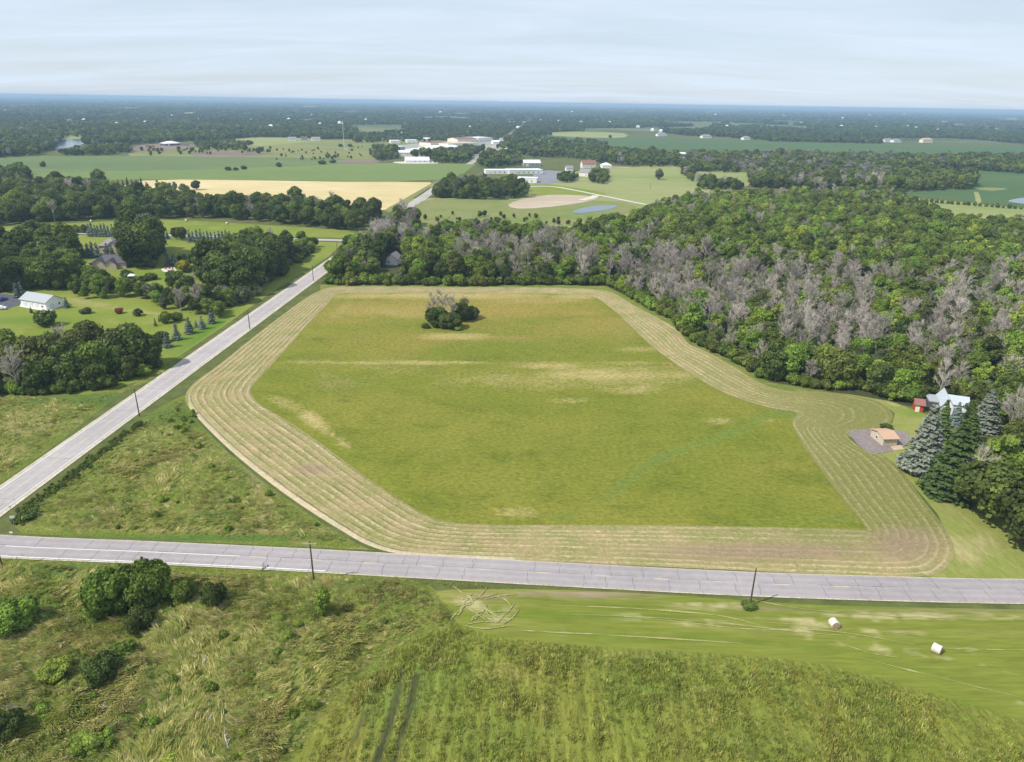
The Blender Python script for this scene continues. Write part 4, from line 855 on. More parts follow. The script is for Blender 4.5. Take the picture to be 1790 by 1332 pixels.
MIDS = [ # (polygon, spacing, heights, keep)
 ([(-300, 240), (0, 228), (105, 224), (112, 240), (92, 262), (60, 272), (0, 276), (-300, 285)], 9, (10, 14), .9),
 ([(108, 271), (150, 266), (170, 259), (222, 256), (232, 266), (200, 271), (120, 273)], 9, (7, 11), .9),
 ([(145, 250), (200, 240), (240, 232), (360, 236), (400, 245), (330, 247), (250, 252), (160, 256)], 10, (10, 14), .85),
 ([(340, 252), (400, 246), (440, 256), (430, 264), (350, 264)], 11, (7, 11), .6),
 ([(650, 262), (695, 264), (700, 276), (660, 283), (650, 275)], 9, (9, 13), .8),
 ([(715, 276), (790, 268), (850, 262), (862, 270), (835, 284), (760, 286), (755, 278)], 9, (9, 13), .85),
 ([(835, 290), (850, 272), (905, 272), (912, 290), (850, 295)], 9, (9, 13), .7),
 ([(885, 262), (960, 256), (1060, 262), (1180, 274), (1205, 292), (1130, 292), (1070, 288), (1000, 276), (930, 276)], 10, (9, 13), .62),
 ([(975, 312), (1000, 306), (1012, 312), (1000, 320), (978, 319)], 8, (6, 8), .9), ([(1030, 318), (1040, 300), (1060, 306), (1066, 318), (1050, 323)], 8, (8, 10), .95),
 ([(1180, 284), (1240, 280), (1300, 284), (1320, 300), (1300, 302), (1212, 300), (1218, 322), (1290, 330), (1290, 332), (1225, 332), (1195, 308)], 9, (9, 13), .8),
 ([(1235, 325), (1290, 322), (1300, 332), (1240, 333)], 8, (7, 9), .9),
 ([(1310, 302), (1450, 300), (1640, 304), (1700, 312), (1703, 330), (1600, 335), (1420, 332), (1312, 328)], 8.5, (10, 14), .97),
 ([(1200, 274), (1320, 275), (1790, 280), (2200, 290), (2200, 322), (1790, 304), (1700, 298), (1450, 300), (1310, 298), (1230, 282)], 9.5, (9, 14), .9),
 ([(345, 222), (620, 224), (640, 243), (450, 239), (345, 246)], 12, (8, 13), .45), ([(860, 238), (1060, 252), (1060, 262), (870, 262)], 11, (8, 12), .35), ([(615, 240), (800, 238), (860, 236), (850, 245), (690, 250), (620, 250)], 11, (8, 12), .45),
 ([(230, 262), (340, 262), (480, 262), (480, 270), (250, 272)], 12, (5, 8), .22), ([(480, 262), (660, 256), (660, 280), (480, 282)], 13, (3, 6), .14), ([(0, 218), (110, 216), (340, 210), (340, 232), (150, 240), (0, 236)], 11, (8, 13), .5),
 ([(705, 372), (900, 376), (1000, 384), (1000, 396), (800, 400), (705, 400)], 9, (2.5, 5), .35),
 ([(1500, 336), (1560, 338), (1600, 348), (1560, 356), (1500, 352)], 9, (8, 10), .7),
 ([(0, 300), (30, 297), (60, 310), (40, 330), (0, 334)], 9, (8, 12), .5),
]
for i, (poly, sp, Hs, kp) in enumerate(MIDS):
    zone_pool(poly, sp, Hs, {'dark green': 4, 'mid green': 3, 'olive green': 1}, 'mid', 'far', (lambda a, b, c: 0.22 if 1180 < a < 1560 else 0.05), 40 + i, keep=kp)

# explicit single plants: px, py of the base, height, tone, kind, wide, label, category
SP = [
 (25, 1098, 5.6, 'bright green', 'thicket', 1.15, 'yellowish green willow bush cut by the left photo edge below the road', 'bush'),
 (205, 1066, 9.2, 'bright green', 'thicket', 0.9, 'tall leafy thicket in the rough pasture whose crown covers the road edge', 'bush'),
 (264, 1056, 9.4, 'mid green', 'thicket', 0.75, 'round topped bush rising over the road, right half of the tall pair', 'bush'),
 (248, 1100, 4.6, 'dark green', 'thicket', 0.95, 'low dark bush at the foot of the tall thicket in the rough pasture', 'bush'),
 (318, 1052, 5.0, 'mid green', 'thicket', 0.85, 'middle bush trailing right from the tall thicket below the road', 'bush'),
 (375, 1056, 4.6, 'dark green', 'thicket', 0.85, 'rightmost bush of the row trailing from the tall thicket', 'bush'),
 (566, 1079, 6.6, 'bright green', 'column', 1.15, 'single upright yellow-green bush beside the left roadside pole', 'bush'),
 (100, 1182, 3.0, 'yellow-green', 'thicket', 1.35, 'spreading pale green low bush left of the dark bush in the pasture', 'bush'),
 (182, 1188, 5.0, 'dark green', 'thicket', 0.95, 'very dark bush with a heavy shadow in the rough pasture', 'bush'),
 (215, 1150, 2.8, 'bright green', 'shrub', 1.4, 'light green shrub tucked behind the very dark bush', 'bush'),
 (15, 1290, 4.6, 'dark green', 'thicket', 0.9, 'dark bush at the lower left corner behind the grey snag', 'bush'),
 (150, 1310, 2.2, 'yellow-green', 'thicket', 1.7, 'flat yellow-green shrub near the lower left of the pasture', 'bush'),
 (298, 1338, 1.8, 'yellow-green', 'shrub', 1.2, 'small yellow-green shrub at the bottom edge of the pasture', 'bush'),
 (50, 905, 2.2, 'dark green', 'shrub', 1.5, 'dark shrub behind the road signs at the junction', 'bush'),
 (242, 748, 1.8, 'dark green', 'shrub', 1.2, 'small dark shrub by the foot of the roadside pole', 'bush'),
 (1308, 1062, 1.1, 'dark green', 'shrub', 2.2, 'low dark weeds round the foot of the right roadside pole', 'weeds'),
 (764, 570, 8.4, 'dark green', 'thicket', 0.95, 'dark left bush of the lone thicket in the hay field', 'bush'),
 (787, 574, 7.2, 'dark green', 'thicket', 1.05, 'dark front bush of the lone thicket in the hay field', 'bush'),
 (806, 560, 8.2, 'dark green', 'thicket', 0.85, 'green back bush of the lone thicket in the hay field', 'bush'),
 (752, 560, 7.5, 'grey', 'bare', 1.0, 'short bare grey tree at the left side of the lone thicket', 'tree'),
 (774, 558, 12.0, 'grey', 'bare', 1.1, 'bare grey tree at the back of the lone thicket', 'tree'),
 (812, 556, 9.5, 'grey-green', 'half', 0.9, 'half bare tree at the right back of the lone thicket', 'tree'),
 (745, 574, 2.4, 'mid green', 'shrub', 1.3, 'low green shrub at the left foot of the lone thicket', 'bush'),
 (800, 577, 1.8, 'bright green', 'shrub', 1.6, 'low bright shrub at the right foot of the lone thicket', 'bush'),
 (824, 558, 6.0, 'dark green', 'thicket', 0.9, 'small right end bush of the lone thicket in the hay field', 'bush'),
 (757, 562, 11.5, 'grey', 'bare', 0.9, 'bare grey tree standing over the left of the lone thicket', 'tree'),
 (790, 566, 11.5, 'grey', 'bare', 0.9, 'bare grey tree standing over the middle of the lone thicket', 'tree'),
 (1608, 824, 20.0, 'silver-blue', 'spruce', 1.1, 'tall silvery blue spruce beside the tan-roofed shed', 'tree'),
 (1656, 862, 20.0, 'deep green', 'spruce', 1.3, 'broad dark green conifer right of the silvery spruce', 'tree'),
 (1717, 752, 13.5, 'silver-blue', 'spruce', 1.35, 'open blue spruce to the right of the white house', 'tree'),
 (1668, 744, 8.0, 'blue-green', 'spruce', 1.1, 'small blue spruce in front of the white house', 'tree'),
 (1640, 768, 13.0, 'deep green', 'spruce', 0.9, 'slim green spruce behind the silvery spruce', 'tree'),
 (1692, 872, 12.5, 'grey', 'bare', 1.15, 'leafless grey tree between conifer and round green trees', 'tree'),
 (1690, 775, 11.0, 'deep green', 'spruce', 1.2, 'green spruce between the two blue spruces near the white house', 'tree'),
 (1640, 700, 14.0, 'grey', 'bare', 0.9, 'tall bare grey tree behind the white house', 'tree'),
 (1700, 742, 8.0, 'dark green', 'broad', 1.0, 'small dark tree at the right end of the white house', 'tree'),
 (1745, 852, 15.5, 'mid green', 'broad', 1.05, 'large loose green tree behind the round trees at right', 'tree'),
 (1722, 905, 14.0, 'dark green', 'broad', 1.15, 'round green tree in front at the right yard', 'tree'),
 (1784, 950, 14.0, 'dark green', 'broad', 1.1, 'nearest round tree at the right photo edge', 'tree'),
 (1835, 900, 12.5, 'dark green', 'broad', 1.0, 'green tree cut by the right photo edge behind the nearest one', 'tree'),
 (1800, 800, 13.0, 'mid green', 'broad', 1.0, 'green tree at the right edge above the white building', 'tree'),
 (1768, 790, 10.0, 'olive green', 'broad', 1.0, 'olive tree left of the white building at the right edge', 'tree'),
 (1860, 1000, 11.0, 'dark green', 'broad', 1.0, 'tree beyond the right edge near the road lawn', 'tree'),
 (1548, 750, 2.0, 'dark green', 'shrub', 1.4, 'small dark shrub just behind the tan-roofed shed', 'bush'),
 (323, 475, 6.2, 'gold', 'shrub', 1.1, 'golden yellow rounded shrub on the farmyard lawn', 'bush'),
 (345, 476, 4.0, 'dark green', 'shrub', 1.0, 'dark shrub right of the golden shrub', 'bush'),
 (295, 466, 8.0, 'blue-green', 'smallspruce', 1.2, 'left blue spruce behind the patio', 'tree'), (305, 465, 8.0, 'blue-green', 'smallspruce', 1.2, 'right blue spruce behind the patio', 'tree'),
 (320, 458, 5.0, 'dark green', 'shrub', 1.2, 'dark shrub behind the golden shrub', 'bush'), (335, 459, 5.0, 'dark green', 'shrub', 1.2, 'last dark shrub of the hedge behind the golden shrub', 'bush'),
 (262, 489, 3.5, 'dark green', 'shrub', 1.8, 'long dark hedge bush right of the white tent', 'bush'), (248, 492, 3.0, 'dark green', 'shrub', 1.3, 'dark hedge bush beside the white tent', 'bush'), (222, 486, 4.5, 'dark green', 'shrub', 1.2, 'dark bush left of the white tent', 'bush'),
 (117, 538, 5.2, 'blue-green', 'smallspruce', 1.15, 'blue spruce at the right gable of the pole barn', 'tree'),
 (31, 520, 7.5, 'blue-green', 'smallspruce', 0.9, 'blue spruce behind the drive, left of the pole barn', 'tree'), (39, 519, 8.0, 'blue-green', 'smallspruce', 0.8, 'blue spruce touching the left end of the pole barn', 'tree'),
 (79, 569, 7.0, 'dark green', 'shrub', 1.1, 'rounded dark tree alone on the lawn below the pole barn', 'tree'),
 (55, 547, 3.0, 'deep green', 'smallspruce', 1.0, 'tiny conifer on the lawn below the pole barn', 'tree'),
 (151, 548, 2.6, 'grey-green', 'shrub', 1.5, 'flat grey-green shrub on the open lawn', 'bush'), (209, 548, 2.6, 'red', 'shrub', 1.2, 'reddish shrub on the open lawn', 'bush'),
 (241, 552, 3.4, 'dark green', 'shrub', 1.0, 'dark round shrub on the lawn right of the reddish one', 'bush'), (142, 575, 3.2, 'dark green', 'shrub', 1.4, 'dark shrub on the lawn above the grove', 'bush'),
 (293, 565, 5.5, 'mid green', 'shrub', 0.8, 'young leafy tree above the row of small spruces', 'tree'), (272, 570, 3.4, 'deep green', 'smallspruce', 0.8, 'left tiny conifer of the pair on the lawn', 'tree'), (279, 562, 3.2, 'deep green', 'smallspruce', 0.8, 'right tiny conifer of the pair on the lawn', 'tree'),
 (309, 560, 4.0, 'mid green', 'shrub', 1.0, 'little round tree between the lawn and the small spruces', 'tree'),
 (293, 607, 6.4, 'blue-green', 'smallspruce', 1.1, 'nearest spruce of the row, at the end of the grove', 'tree'), (310, 594, 7.0, 'blue-green', 'smallspruce', 1.0, 'second spruce of the roadside row', 'tree'),
 (332, 583, 7.4, 'blue-green', 'smallspruce', 1.1, 'third and fullest spruce of the roadside row', 'tree'), (354, 575, 6.0, 'blue-green', 'smallspruce', 1.1, 'fourth spruce of the roadside row', 'tree'), (371, 565, 6.6, 'blue-green', 'smallspruce', 1.1, 'farthest spruce of the roadside row', 'tree'),
 (343, 572, 3.4, 'blue-green', 'smallspruce', 1.0, 'small spruce between the third and fourth of the roadside row', 'tree'),
 (285, 598, 4.6, 'dark green', 'shrub', 1.0, 'dark shrub where the grove meets the spruce row', 'bush'),
 (642, 464, 18.5, 'deep green', 'spruce', 1.5, 'huge dark conifer left of the small white house', 'tree'), (628, 462, 16.5, 'deep green', 'spruce', 1.3, 'dark conifer left of the huge one', 'tree'), (670, 446, 14, 'dark green', 'broad', 1.1, 'dark broad tree behind the small white house', 'tree'),
 (600, 486, 9.5, 'dark green', 'broad', 1.05, 'dark tree at the roadside corner of the wood', 'tree'), (585, 490, 7.5, 'dark green', 'broad', 1.0, 'outermost dark tree of the wood beside the road pole', 'tree'),
 (615, 470, 13, 'grey-green', 'half', 1.0, 'half bare tree among the dark conifers', 'tree'), (612, 444, 12, 'dark green', 'broad', 1.0, 'dark tree behind the conifers by the side road', 'tree'),
 (665, 492, 4.5, 'olive green', 'shrub', 1.3, 'olive bush in front of the small white house, left', 'bush'), (682, 490, 4.0, 'mid green', 'shrub', 1.3, 'green bush in front of the small white house, middle', 'bush'), (700, 492, 4.5, 'grey-green', 'shrub', 1.3, 'grey-green bush in front of the small white house, right', 'bush'), (712, 480, 9.5, 'mid green', 'broad', 1.1, 'leafy tree at the right end of the small white house', 'tree'),
 (1151, 314, 13.5, 'grey-green', 'broad', 1.15, 'lone grey-green tree standing in the far pale meadow', 'tree'),
 (258, 332, 8, 'dark green', 'broad', 0.8, 'first small tree of the line in the grain field', 'tree'), (277, 332, 10, 'mid green', 'broad', 0.9, 'second tree of the line in the grain field', 'tree'), (297, 333, 9, 'grey-green', 'half', 1.1, 'thin grey tree in the line in the grain field', 'tree'),
 (307, 333, 9, 'grey-green', 'broad', 0.9, 'grey-green tree in the middle of the line in the grain field', 'tree'), (322, 334, 7, 'olive green', 'shrub', 1.1, 'low olive bush in the line in the grain field', 'bush'), (344, 332, 10, 'dark green', 'broad', 1.2, 'dark round tree ending the line in the grain field', 'tree'),
 (400, 298, 5, 'dark green', 'shrub', 1.5, 'left dark bush on the edge of the green field', 'bush'), (412, 298, 4, 'dark green', 'shrub', 1.5, 'middle dark bush on the edge of the green field', 'bush'), (427, 296, 5, 'dark green', 'shrub', 1.4, 'right dark bush on the edge of the green field', 'bush'), (488, 292, 7, 'dark green', 'shrub', 1.0, 'single dark bush farther along the green field', 'bush'),
 (563, 287, 6, 'dark green', 'shrub', 1.6, 'dark bush on the pasture edge near the mast, left', 'bush'), (582, 285, 5, 'dark green', 'shrub', 1.6, 'dark bush on the pasture edge near the mast, right', 'bush'), (573, 276, 7, 'grey-green', 'shrub', 1.0, 'grey bush in the pasture below the mast', 'bush'),
 (595, 257, 6, 'dark green', 'shrub', 1.4, 'shrub left of the foot of the mast', 'bush'), (612, 257, 6, 'dark green', 'shrub', 1.4, 'shrub right of the foot of the mast', 'bush'), (76, 292, 7, 'dark green', 'shrub', .8, 'tiny tree alone in the left bean field', 'tree'), (1067, 241, 8, 'dark green', 'shrub', 1, 'small tree alone at the end of the pale far field', 'tree'),
 (455, 265, 8, 'dark green', 'shrub', 1.4, 'dark bush at the left end of the far pasture', 'bush'),
]
for (px_, py_, H, tone, kind, wide, lab, cat) in SP:
    p = gp(px_, py_); broad_tree(p, H, tone, None, kind, lab, None, wide, cat)
# rows
def row(xs, y0, y1, H, tone, kind, lab, group, wide=1.0):
    for i, x in enumerate(xs):
        y = y0 + (y1 - y0) * i / max(1, len(xs) - 1); place = 'leftmost' if i == 0 else 'rightmost' if i == len(xs) - 1 else ['second', 'third', 'fourth', 'fifth', 'sixth', 'seventh', 'eighth', 'ninth', 'tenth', 'eleventh', 'twelfth', 'thirteenth', 'fourteenth', 'fifteenth', 'sixteenth', 'seventeenth', 'eighteenth', 'nineteenth'][i - 1] + ' from the left'
        broad_tree(gp(x, y), H * random.uniform(.85, 1.15), tone, None, kind, lab + ', ' + place, group, wide)
row([46, 55, 64, 78, 89, 101, 112, 123, 135, 147], 404, 407, 6.0, 'mid green', 'shrub', 'small round tree in the row along the side road', 'row of small trees by the side road', 0.8)
row([157, 162, 168, 173, 179, 185, 191, 198, 204], 413, 414, 9.0, 'blue-green', 'smallspruce', 'slim spruce in the dense row by the grey-roofed house', 'spruces beside the grey-roofed house', 0.9)
row([332, 338, 345, 352, 358, 364, 370, 377, 384, 390, 396, 403], 423, 424, 8.6, 'blue-green', 'smallspruce', 'slim blue spruce in the row above the lawn', 'spruces above the lawn', 0.9)
row([280, 287, 293], 418, 418, 6.0, 'blue-green', 'smallspruce', 'blue spruce in the group of three behind the tall clump', 'three spruces')
row([146, 155, 163, 171, 189, 197], 449, 450, 9.0, 'blue-green', 'smallspruce', 'blue spruce between the two farmyard houses', 'spruces between the houses', 1.1)
row([185, 193, 201, 209, 217, 225, 233, 241, 249], 335, 334, 12.5, 'deep green', 'spruce', 'dark conifer in the straight windbreak before the grain field', 'windbreak conifers', 0.75)
row([1601, 1610, 1619, 1628, 1637, 1646, 1656, 1664, 1674, 1685, 1693, 1704, 1713, 1723, 1734, 1743, 1753, 1764, 1774, 1784], 352, 366, 4.0, 'mid green', 'shrub', 'young orchard tree in the line before the dark bean field', 'orchard trees', 0.8)
row([308, 318, 440, 500], 418, 424, 9.5, 'dark green', 'broad', 'round tree on the grass below the side road', 'trees on the side road grass', 0.9)
# choose the individuals
pool_b = sorted([t for t in POOL if t['kind'] in ('broad', 'half', 'shrub') and t['zone'] != 'mid'], key=lambda t: math.hypot(t['x'], t['y']) / (t['H'] / 10))
pool_d = sorted([t for t in POOL if t['kind'] == 'bare' and t['zone'] != 'mid'], key=lambda t: math.hypot(t['x'], t['y']))
def visible(t): return -40 < t['px'] < 1830
nb = nd = ns_ = 0; chosen = set()
for t in pool_b:
    if visible(t):
        if t['kind'] == 'shrub' and ns_ < 170: chosen.add(id(t)); ns_ += 1
        elif t['kind'] != 'shrub' and nb < 285: chosen.add(id(t)); nb += 1
for t in pool_d:
    if nd < 290 and visible(t): chosen.add(id(t)); nd += 1
OAs = OA[::6]
DEADW = ['greyish', 'pale grey', 'dull grey', 'brownish grey']
sel = [t for t in POOL if id(t) in chosen]; byz = {}
for t in sel: byz.setdefault(t['zone'], []).append(t)
for z_, l_ in byz.items():
    if l_[0]['lm']: continue
    xs = sorted(t['px'] for t in l_); ys = sorted(t['py'] for t in l_)
    for t in l_:
        fx = sum(x < t['px'] for x in xs) / len(xs); fy = sum(y < t['py'] for y in ys) / len(ys)
        t['pos'] = ['left end', 'left part', 'middle', 'right part', 'right end'][min(4, int(fx * 5))] + ', ' + ['back', 'centre', 'front'][min(2, int(fy * 3))]
lab_sets = {}
for t in sel:
    dmin = float(np.min(np.hypot(OAs[:, 0] - t['x'], OAs[:, 1] - t['y'])))
    if t['zone'] == 'in the big wood':
        rowt = 'front row' if dmin < 11 else 'second row' if dmin < 18 else 'third row' if dmin < 26 else 'farther in' if dmin < 36 else 'well inside' if dmin < 48 else 'deep in the wood'
        where = rowt + ' ' + t['lm'](t['px'])
    elif t['lm']: where = t['lm'](t['px']) if 'grove' in t['zone'] else (t['zone'] if 'edge' not in t['zone'] else 'along the wood edge') + ' ' + t['lm'](t['px'])
    else: where = t['zone'] + ', ' + t['pos']
    if t['kind'] == 'bare': lab = '%s %s leafless tree %s' % (size_word(t['H']), DEADW[(t['v'] + int(t['H'] * 7)) % 4], where)
    elif t['kind'] == 'half': lab = '%s %s half-bare tree %s' % (size_word(t['H']), t['tone'], where)
    elif t['kind'] == 'shrub': lab = '%s %s bush %s' % ('low' if t['H'] < 4.4 else 'high', t['tone'], where)
    else: lab = '%s %s %s tree %s' % (size_word(t['H']), t['tone'], 'broad' if BROAD[t['v'] % 9][3] / BROAD[t['v'] % 9][2] > 0.4 else 'upright', where)
    lab_sets.setdefault(lab, []).append((t['px'], id(t), t))
ORD = ['leftmost', 'second', 'third', 'fourth', 'fifth', 'sixth', 'seventh', 'eighth', 'ninth', 'tenth', 'eleventh', 'twelfth', 'thirteenth', 'fourteenth', 'fifteenth', 'sixteenth', 'seventeenth', 'eighteenth', 'nineteenth', 'twentieth']
for lab, l_ in lab_sets.items():
    l_.sort(key=lambda q: q[0])
    for i, (_x, _i, t) in enumerate(l_):
        lb = lab if len(l_) == 1 or len(l_) > 20 else '%s, %s' % (lab, 'leftmost' if i == 0 else 'rightmost' if i == len(l_) - 1 else ORD[i] + ' from left')
        if len(lb.split()) > 16: lb = lb.replace(' the ', ' ')
        if len(lb.split()) > 16: lb = lb.replace('tree in tall clump', 'tree, tall clump')
        broad_tree((t['x'], t['y']), t['H'], t['tone'] if t['kind'] != 'bare' else 'mid green', t['v'], t['kind'], lb, t['group'], 1.0, 'bush' if t['kind'] == 'shrub' else 'tree')
# the rest, as one object each
def joined(a, b, name):
    import bmesh
    bm = bmesh.new(); bm.from_mesh(a); n0 = len(bm.verts); me = a.copy(); bm.from_mesh(b); bm.to_mesh(me); bm.free()
    return me
tl = list(TONES)[:6]
rest = [t for t in POOL if id(t) not in chosen]
near = [t for t in rest if math.hypot(t['x'], t['y']) < 1000]; far = [t for t in rest if math.hypot(t['x'], t['y']) >= 1000]
def tree_cloud(name, trees, big, label):
    if big:
        srcs = []; key = {}
        for tn in tl:
            for v in ((0, 2, 4, 5, 6, 8) if tn in ('mid green', 'bright green', 'dark green') else (1, 3, 7, 4)): key.setdefault(tn, []).append(len(srcs)); srcs.append(source(BROAD[v][0], TONES[tn], 'x'))
        db = len(srcs)
        for v in range(5): srcs.append(source(joined(BARE[v][0], BARE[v][1], 'bare_tree'), DEADC[v % 4], 'x'))
        hb = len(srcs)
        for v in range(3): srcs.append(source(HALF[v], TONES['grey-green'], 'x'))
        sb = len(srcs)
        for v in range(5): srcs.append(source(SHRUB[v], TONES[tl[v % 3]], 'x'))
    else:
        srcs = []; key = {}
        for tn in tl:
            for v in range(2): key.setdefault(tn, []).append(len(srcs)); srcs.append(source(LOW[(v + len(srcs)) % 4], TONES[tn], 'x'))
        db = len(srcs); srcs += [source(HALF[0], (0.26, 0.24, 0.23), 'x'), source(HALF[1], (0.30, 0.27, 0.26), 'x')]
        hb = db; sb = db
    P = []; S = []; I = []; Ro = []
    for t in trees:
        P.append((t['x'], t['y'], 0)); Ro.append(random.uniform(0, 6.28)); S.append(t['H'] / (12.0 if t['kind'] != 'shrub' or not big else 4.0))
        if t['kind'] == 'bare': I.append(db + (t['v'] % 5 if big else t['v'] % 2))
        elif t['kind'] == 'half': I.append(hb + t['v'] % (3 if big else 2))
        elif t['kind'] == 'shrub': I.append(sb + t['v'] % 5 if big else 0)
        else: I.append(key[t['tone']][t['v'] % len(key[t['tone']])])
    scatter(name, P, np.array(Ro), np.array(S), I, srcs, label)
tree_cloud('woodland', near, True, 'mixed green and leafless grey trees filling the woods')
tree_cloud('far_tree_belts', far, False, 'dark tree belts round the far fields and town')
# undergrowth beneath the wood, seen through the bare crowns
ug = jitter_grid(WOOD, 4.6, 0.45, 77); ug = ug[~inpoly(ug[:, 0], ug[:, 1], KEEPOUT[1])]; ug = ug[rng.random(len(ug)) < 0.95]
ug = ug[np.hypot(ug[:, 0], ug[:, 1]) < 700]
ug = np.concatenate([ug] + [jitter_grid(z_, 4.0, 0.45, 78) for z_ in (GROVE, [(352, 490), (368, 472), (420, 460), (480, 454), (497, 460), (478, 490), (440, 513), (415, 522), (375, 507)], [(0, 445), (130, 440), (148, 480), (140, 503), (60, 506), (0, 512)], [(228, 448), (240, 444), (268, 444), (268, 468), (230, 466)])])
scatter('undergrowth', np.column_stack([ug, np.zeros(len(ug))]), rng.uniform(0, 6.28, len(ug)), rng.uniform(0.6, 1.35, len(ug)), rng.integers(0, 8, len(ug)),
        [source(SHRUB[i % 5], c, 'x') for i, c in enumerate([TONES['dark green'], TONES['mid green'], TONES['olive green'], TONES['grey-green'], TONES['mid green'], TONES['dark green'], TONES['bright green'], TONES['olive green']])], 'dense green undergrowth below the trees')

# distant forest to the horizon
def far_forest():
    rg = np.random.default_rng(99); P = []; S = []; SZ = []; I = []; RO = []
    mp_ = [[tuple(q) for q in poly] for (poly, *_r) in MIDS]
    for (r0, r1, cell, sc_, sz_, base, seed_) in ((1150, 2000, 10, 1.05, 1.0, 0, 1), (2000, 3800, 14.5, 1.35, 1.0, 0, 2), (3800, 9500, 33, 2.6, 1.15, 4, 3), (9500, 36000, 115, 8.5, 1.5, 4, 4)):
        lim = math.tan(R(39)); ys = np.arange(r0 * 0.75, r1, cell)
        X = []; Y = []
        for y in ys:
            xs = np.arange(-y * lim - 60, y * lim + 60, cell); X.append(xs); Y.append(np.full(len(xs), y))
        X = np.concatenate(X); Y = np.concatenate(Y); X = X + rg.uniform(-.45, .45, len(X)) * cell; Y = Y + rg.uniform(-.45, .45, len(Y)) * cell
        rr = np.hypot(X, Y); k = (rr >= r0) & (rr < r1); X, Y, rr = X[k], Y[k], rr[k]
        qx, qy, _ = pj(np.column_stack([X, Y, np.zeros(len(X))]))
        # where the continuous far forest begins, by place along the picture
        lim_y = np.interp(qx, [-300, 0, 110, 240, 400, 620, 900, 960, 1030, 1200, 1790, 2300], [235, 232, 226, 240, 246, 243, 258, 238, 239, 244.5, 256.5, 264])
        k = qy < lim_y
        for o_ in OPEN: k &= ~inpoly(qx, qy, o_)
        # no trees on the straight road
        d = np.abs((X - A2[0]) * -dr[1] + (Y - A2[1]) * dr[0]); k &= d > 10 + cell * 0.3
        dens = fbm(X / 420 + 5, Y / 700 + 9, 4) ; thr = np.where(rr < 3800, 0.38, 0.43)
        k &= (dens > thr)
        X, Y, rr = X[k], Y[k], rr[k]; n = len(X); print('far', r0, n)
        P.append(np.column_stack([X, Y, np.zeros(n)])); S.append(sc_ * rg.uniform(0.75, 1.25, n)); SZ.append(sz_ * rg.uniform(0.7, 1.25, n) * (0.75 + 0.5 * fbm(X / 300, Y / 300))); I.append(rg.integers(0, 8, n) + base * 2); RO.append(rg.uniform(0, 6.28, n))
    srcs = []
    ft = [TONES['dark green'], (0.062, 0.096, 0.026), (0.080, 0.115, 0.030), (0.050, 0.080, 0.024)]
    for j in range(8): srcs.append(source(LOW[j % 4], ft[(j * 3) % 4] if j != 5 else TONES['mid green'], 'x'))
    for j in range(8): srcs.append(source(TINY[j % 4], ft[j % 4], 'x'))
    scatter('distant_forest', np.concatenate(P), np.concatenate(RO), np.concatenate(S), np.concatenate(I), srcs, 'dark forest reaching to the horizon', sz=np.concatenate(SZ))
far_forest()

# ------------------------------------------------------------------ rough grass
def grass_mat(name, ca, cb_, cc, cd, sc=0.035, st=None):
    m, N, L, b = newmat(name, 0.8, 0.1)
    g = N.new('ShaderNodeNewGeometry').outputs['Position']; oi = N.new('ShaderNodeObjectInfo')
    n1 = nrange(N, L, nnoise(N, L, g, sc, 4, 0.6, 0.5, st, 0.07 if st else 0), 0.40, 0.60); col = nmix(N, L, n1, ca, cb_)
    n2 = nrange(N, L, nnoise(N, L, g, sc * 4.3, 4, 0.65, 0.6, st, 0.07 if st else 0), 0.50, 0.66); col = nmix(N, L, n2, col, cc)
    r = nrange(N, L, oi.outputs['Random'], 0.72, 1.0); col = nmix(N, L, r, col, cd)
    r2 = nmath(N, L, 'FRACT', nmath(N, L, 'MULTIPLY', oi.outputs['Random'], 71.3))
    col = nmix(N, L, 1.0, col, nrange(N, L, r2, 0, 1, 0.75, 1.3), 'MULTIPLY')
    col = nmix(N, L, 1.0, col, nrange(N, L, nattr(N, 'shade'), 0, 1, 0.7, 1.25), 'MULTIPLY')
    L.new(col, b.inputs['Base Color'])
    t = N.new('ShaderNodeBsdfTranslucent'); L.new(col, t.inputs[0]); mx = N.new('ShaderNodeMixShader'); mx.inputs[0].default_value = 0.42
    L.new(b.outputs[0], mx.inputs[1]); L.new(t.outputs[0], mx.inputs[2]); L.new(mx.outputs[0], N['Material Output'].inputs[0]); return m
M_GRASS = grass_mat('rough_grass', (0.31, 0.34, 0.070), (0.42, 0.38, 0.13), (0.23, 0.31, 0.065), (0.70, 0.60, 0.30), 0.05)
M_OATS = grass_mat('oat_stalks', (0.32, 0.37, 0.070), (0.40, 0.385, 0.09), (0.28, 0.36, 0.070), (0.50, 0.46, 0.17), 0.05, (1, 0.22, 1))
def tuft(name, seed, n, h, spread, wd, lean, mat):
    rg = np.random.default_rng(seed); a = rg.uniform(0, 6.283, n); r = spread * np.sqrt(rg.random(n)); B = np.stack([r * np.cos(a), r * np.sin(a), np.full(n, -0.05)], 1)
    a2 = rg.uniform(0, 6.283, n); side = np.stack([np.cos(a2), np.sin(a2), np.zeros(n)], 1) * wd * (0.7 + 0.6 * rg.random(n))[:, None]
    hh = h * rg.uniform(0.55, 1.15, n); ln = np.stack([lean + rg.normal(size=n) * 0.22, rg.normal(size=n) * 0.22, np.ones(n)], 1); ln /= np.linalg.norm(ln, axis=1)[:, None]
    M_ = B + ln * hh[:, None] * 0.6; T_ = M_ + (ln + np.array([lean * 0.9, 0, -0.25 * abs(lean)])) * hh[:, None] * 0.45
    V = np.stack([B - side, B + side, M_ + side * .8, M_ - side * .8, T_], 1).reshape(-1, 3); k = np.arange(n)[:, None] * 5
    return np_mesh(name, V, k + np.array([[0, 1, 2, 3]]), k + np.array([[3, 2, 4]]), mat, {'shade': np.repeat(rg.random(n), 5)})
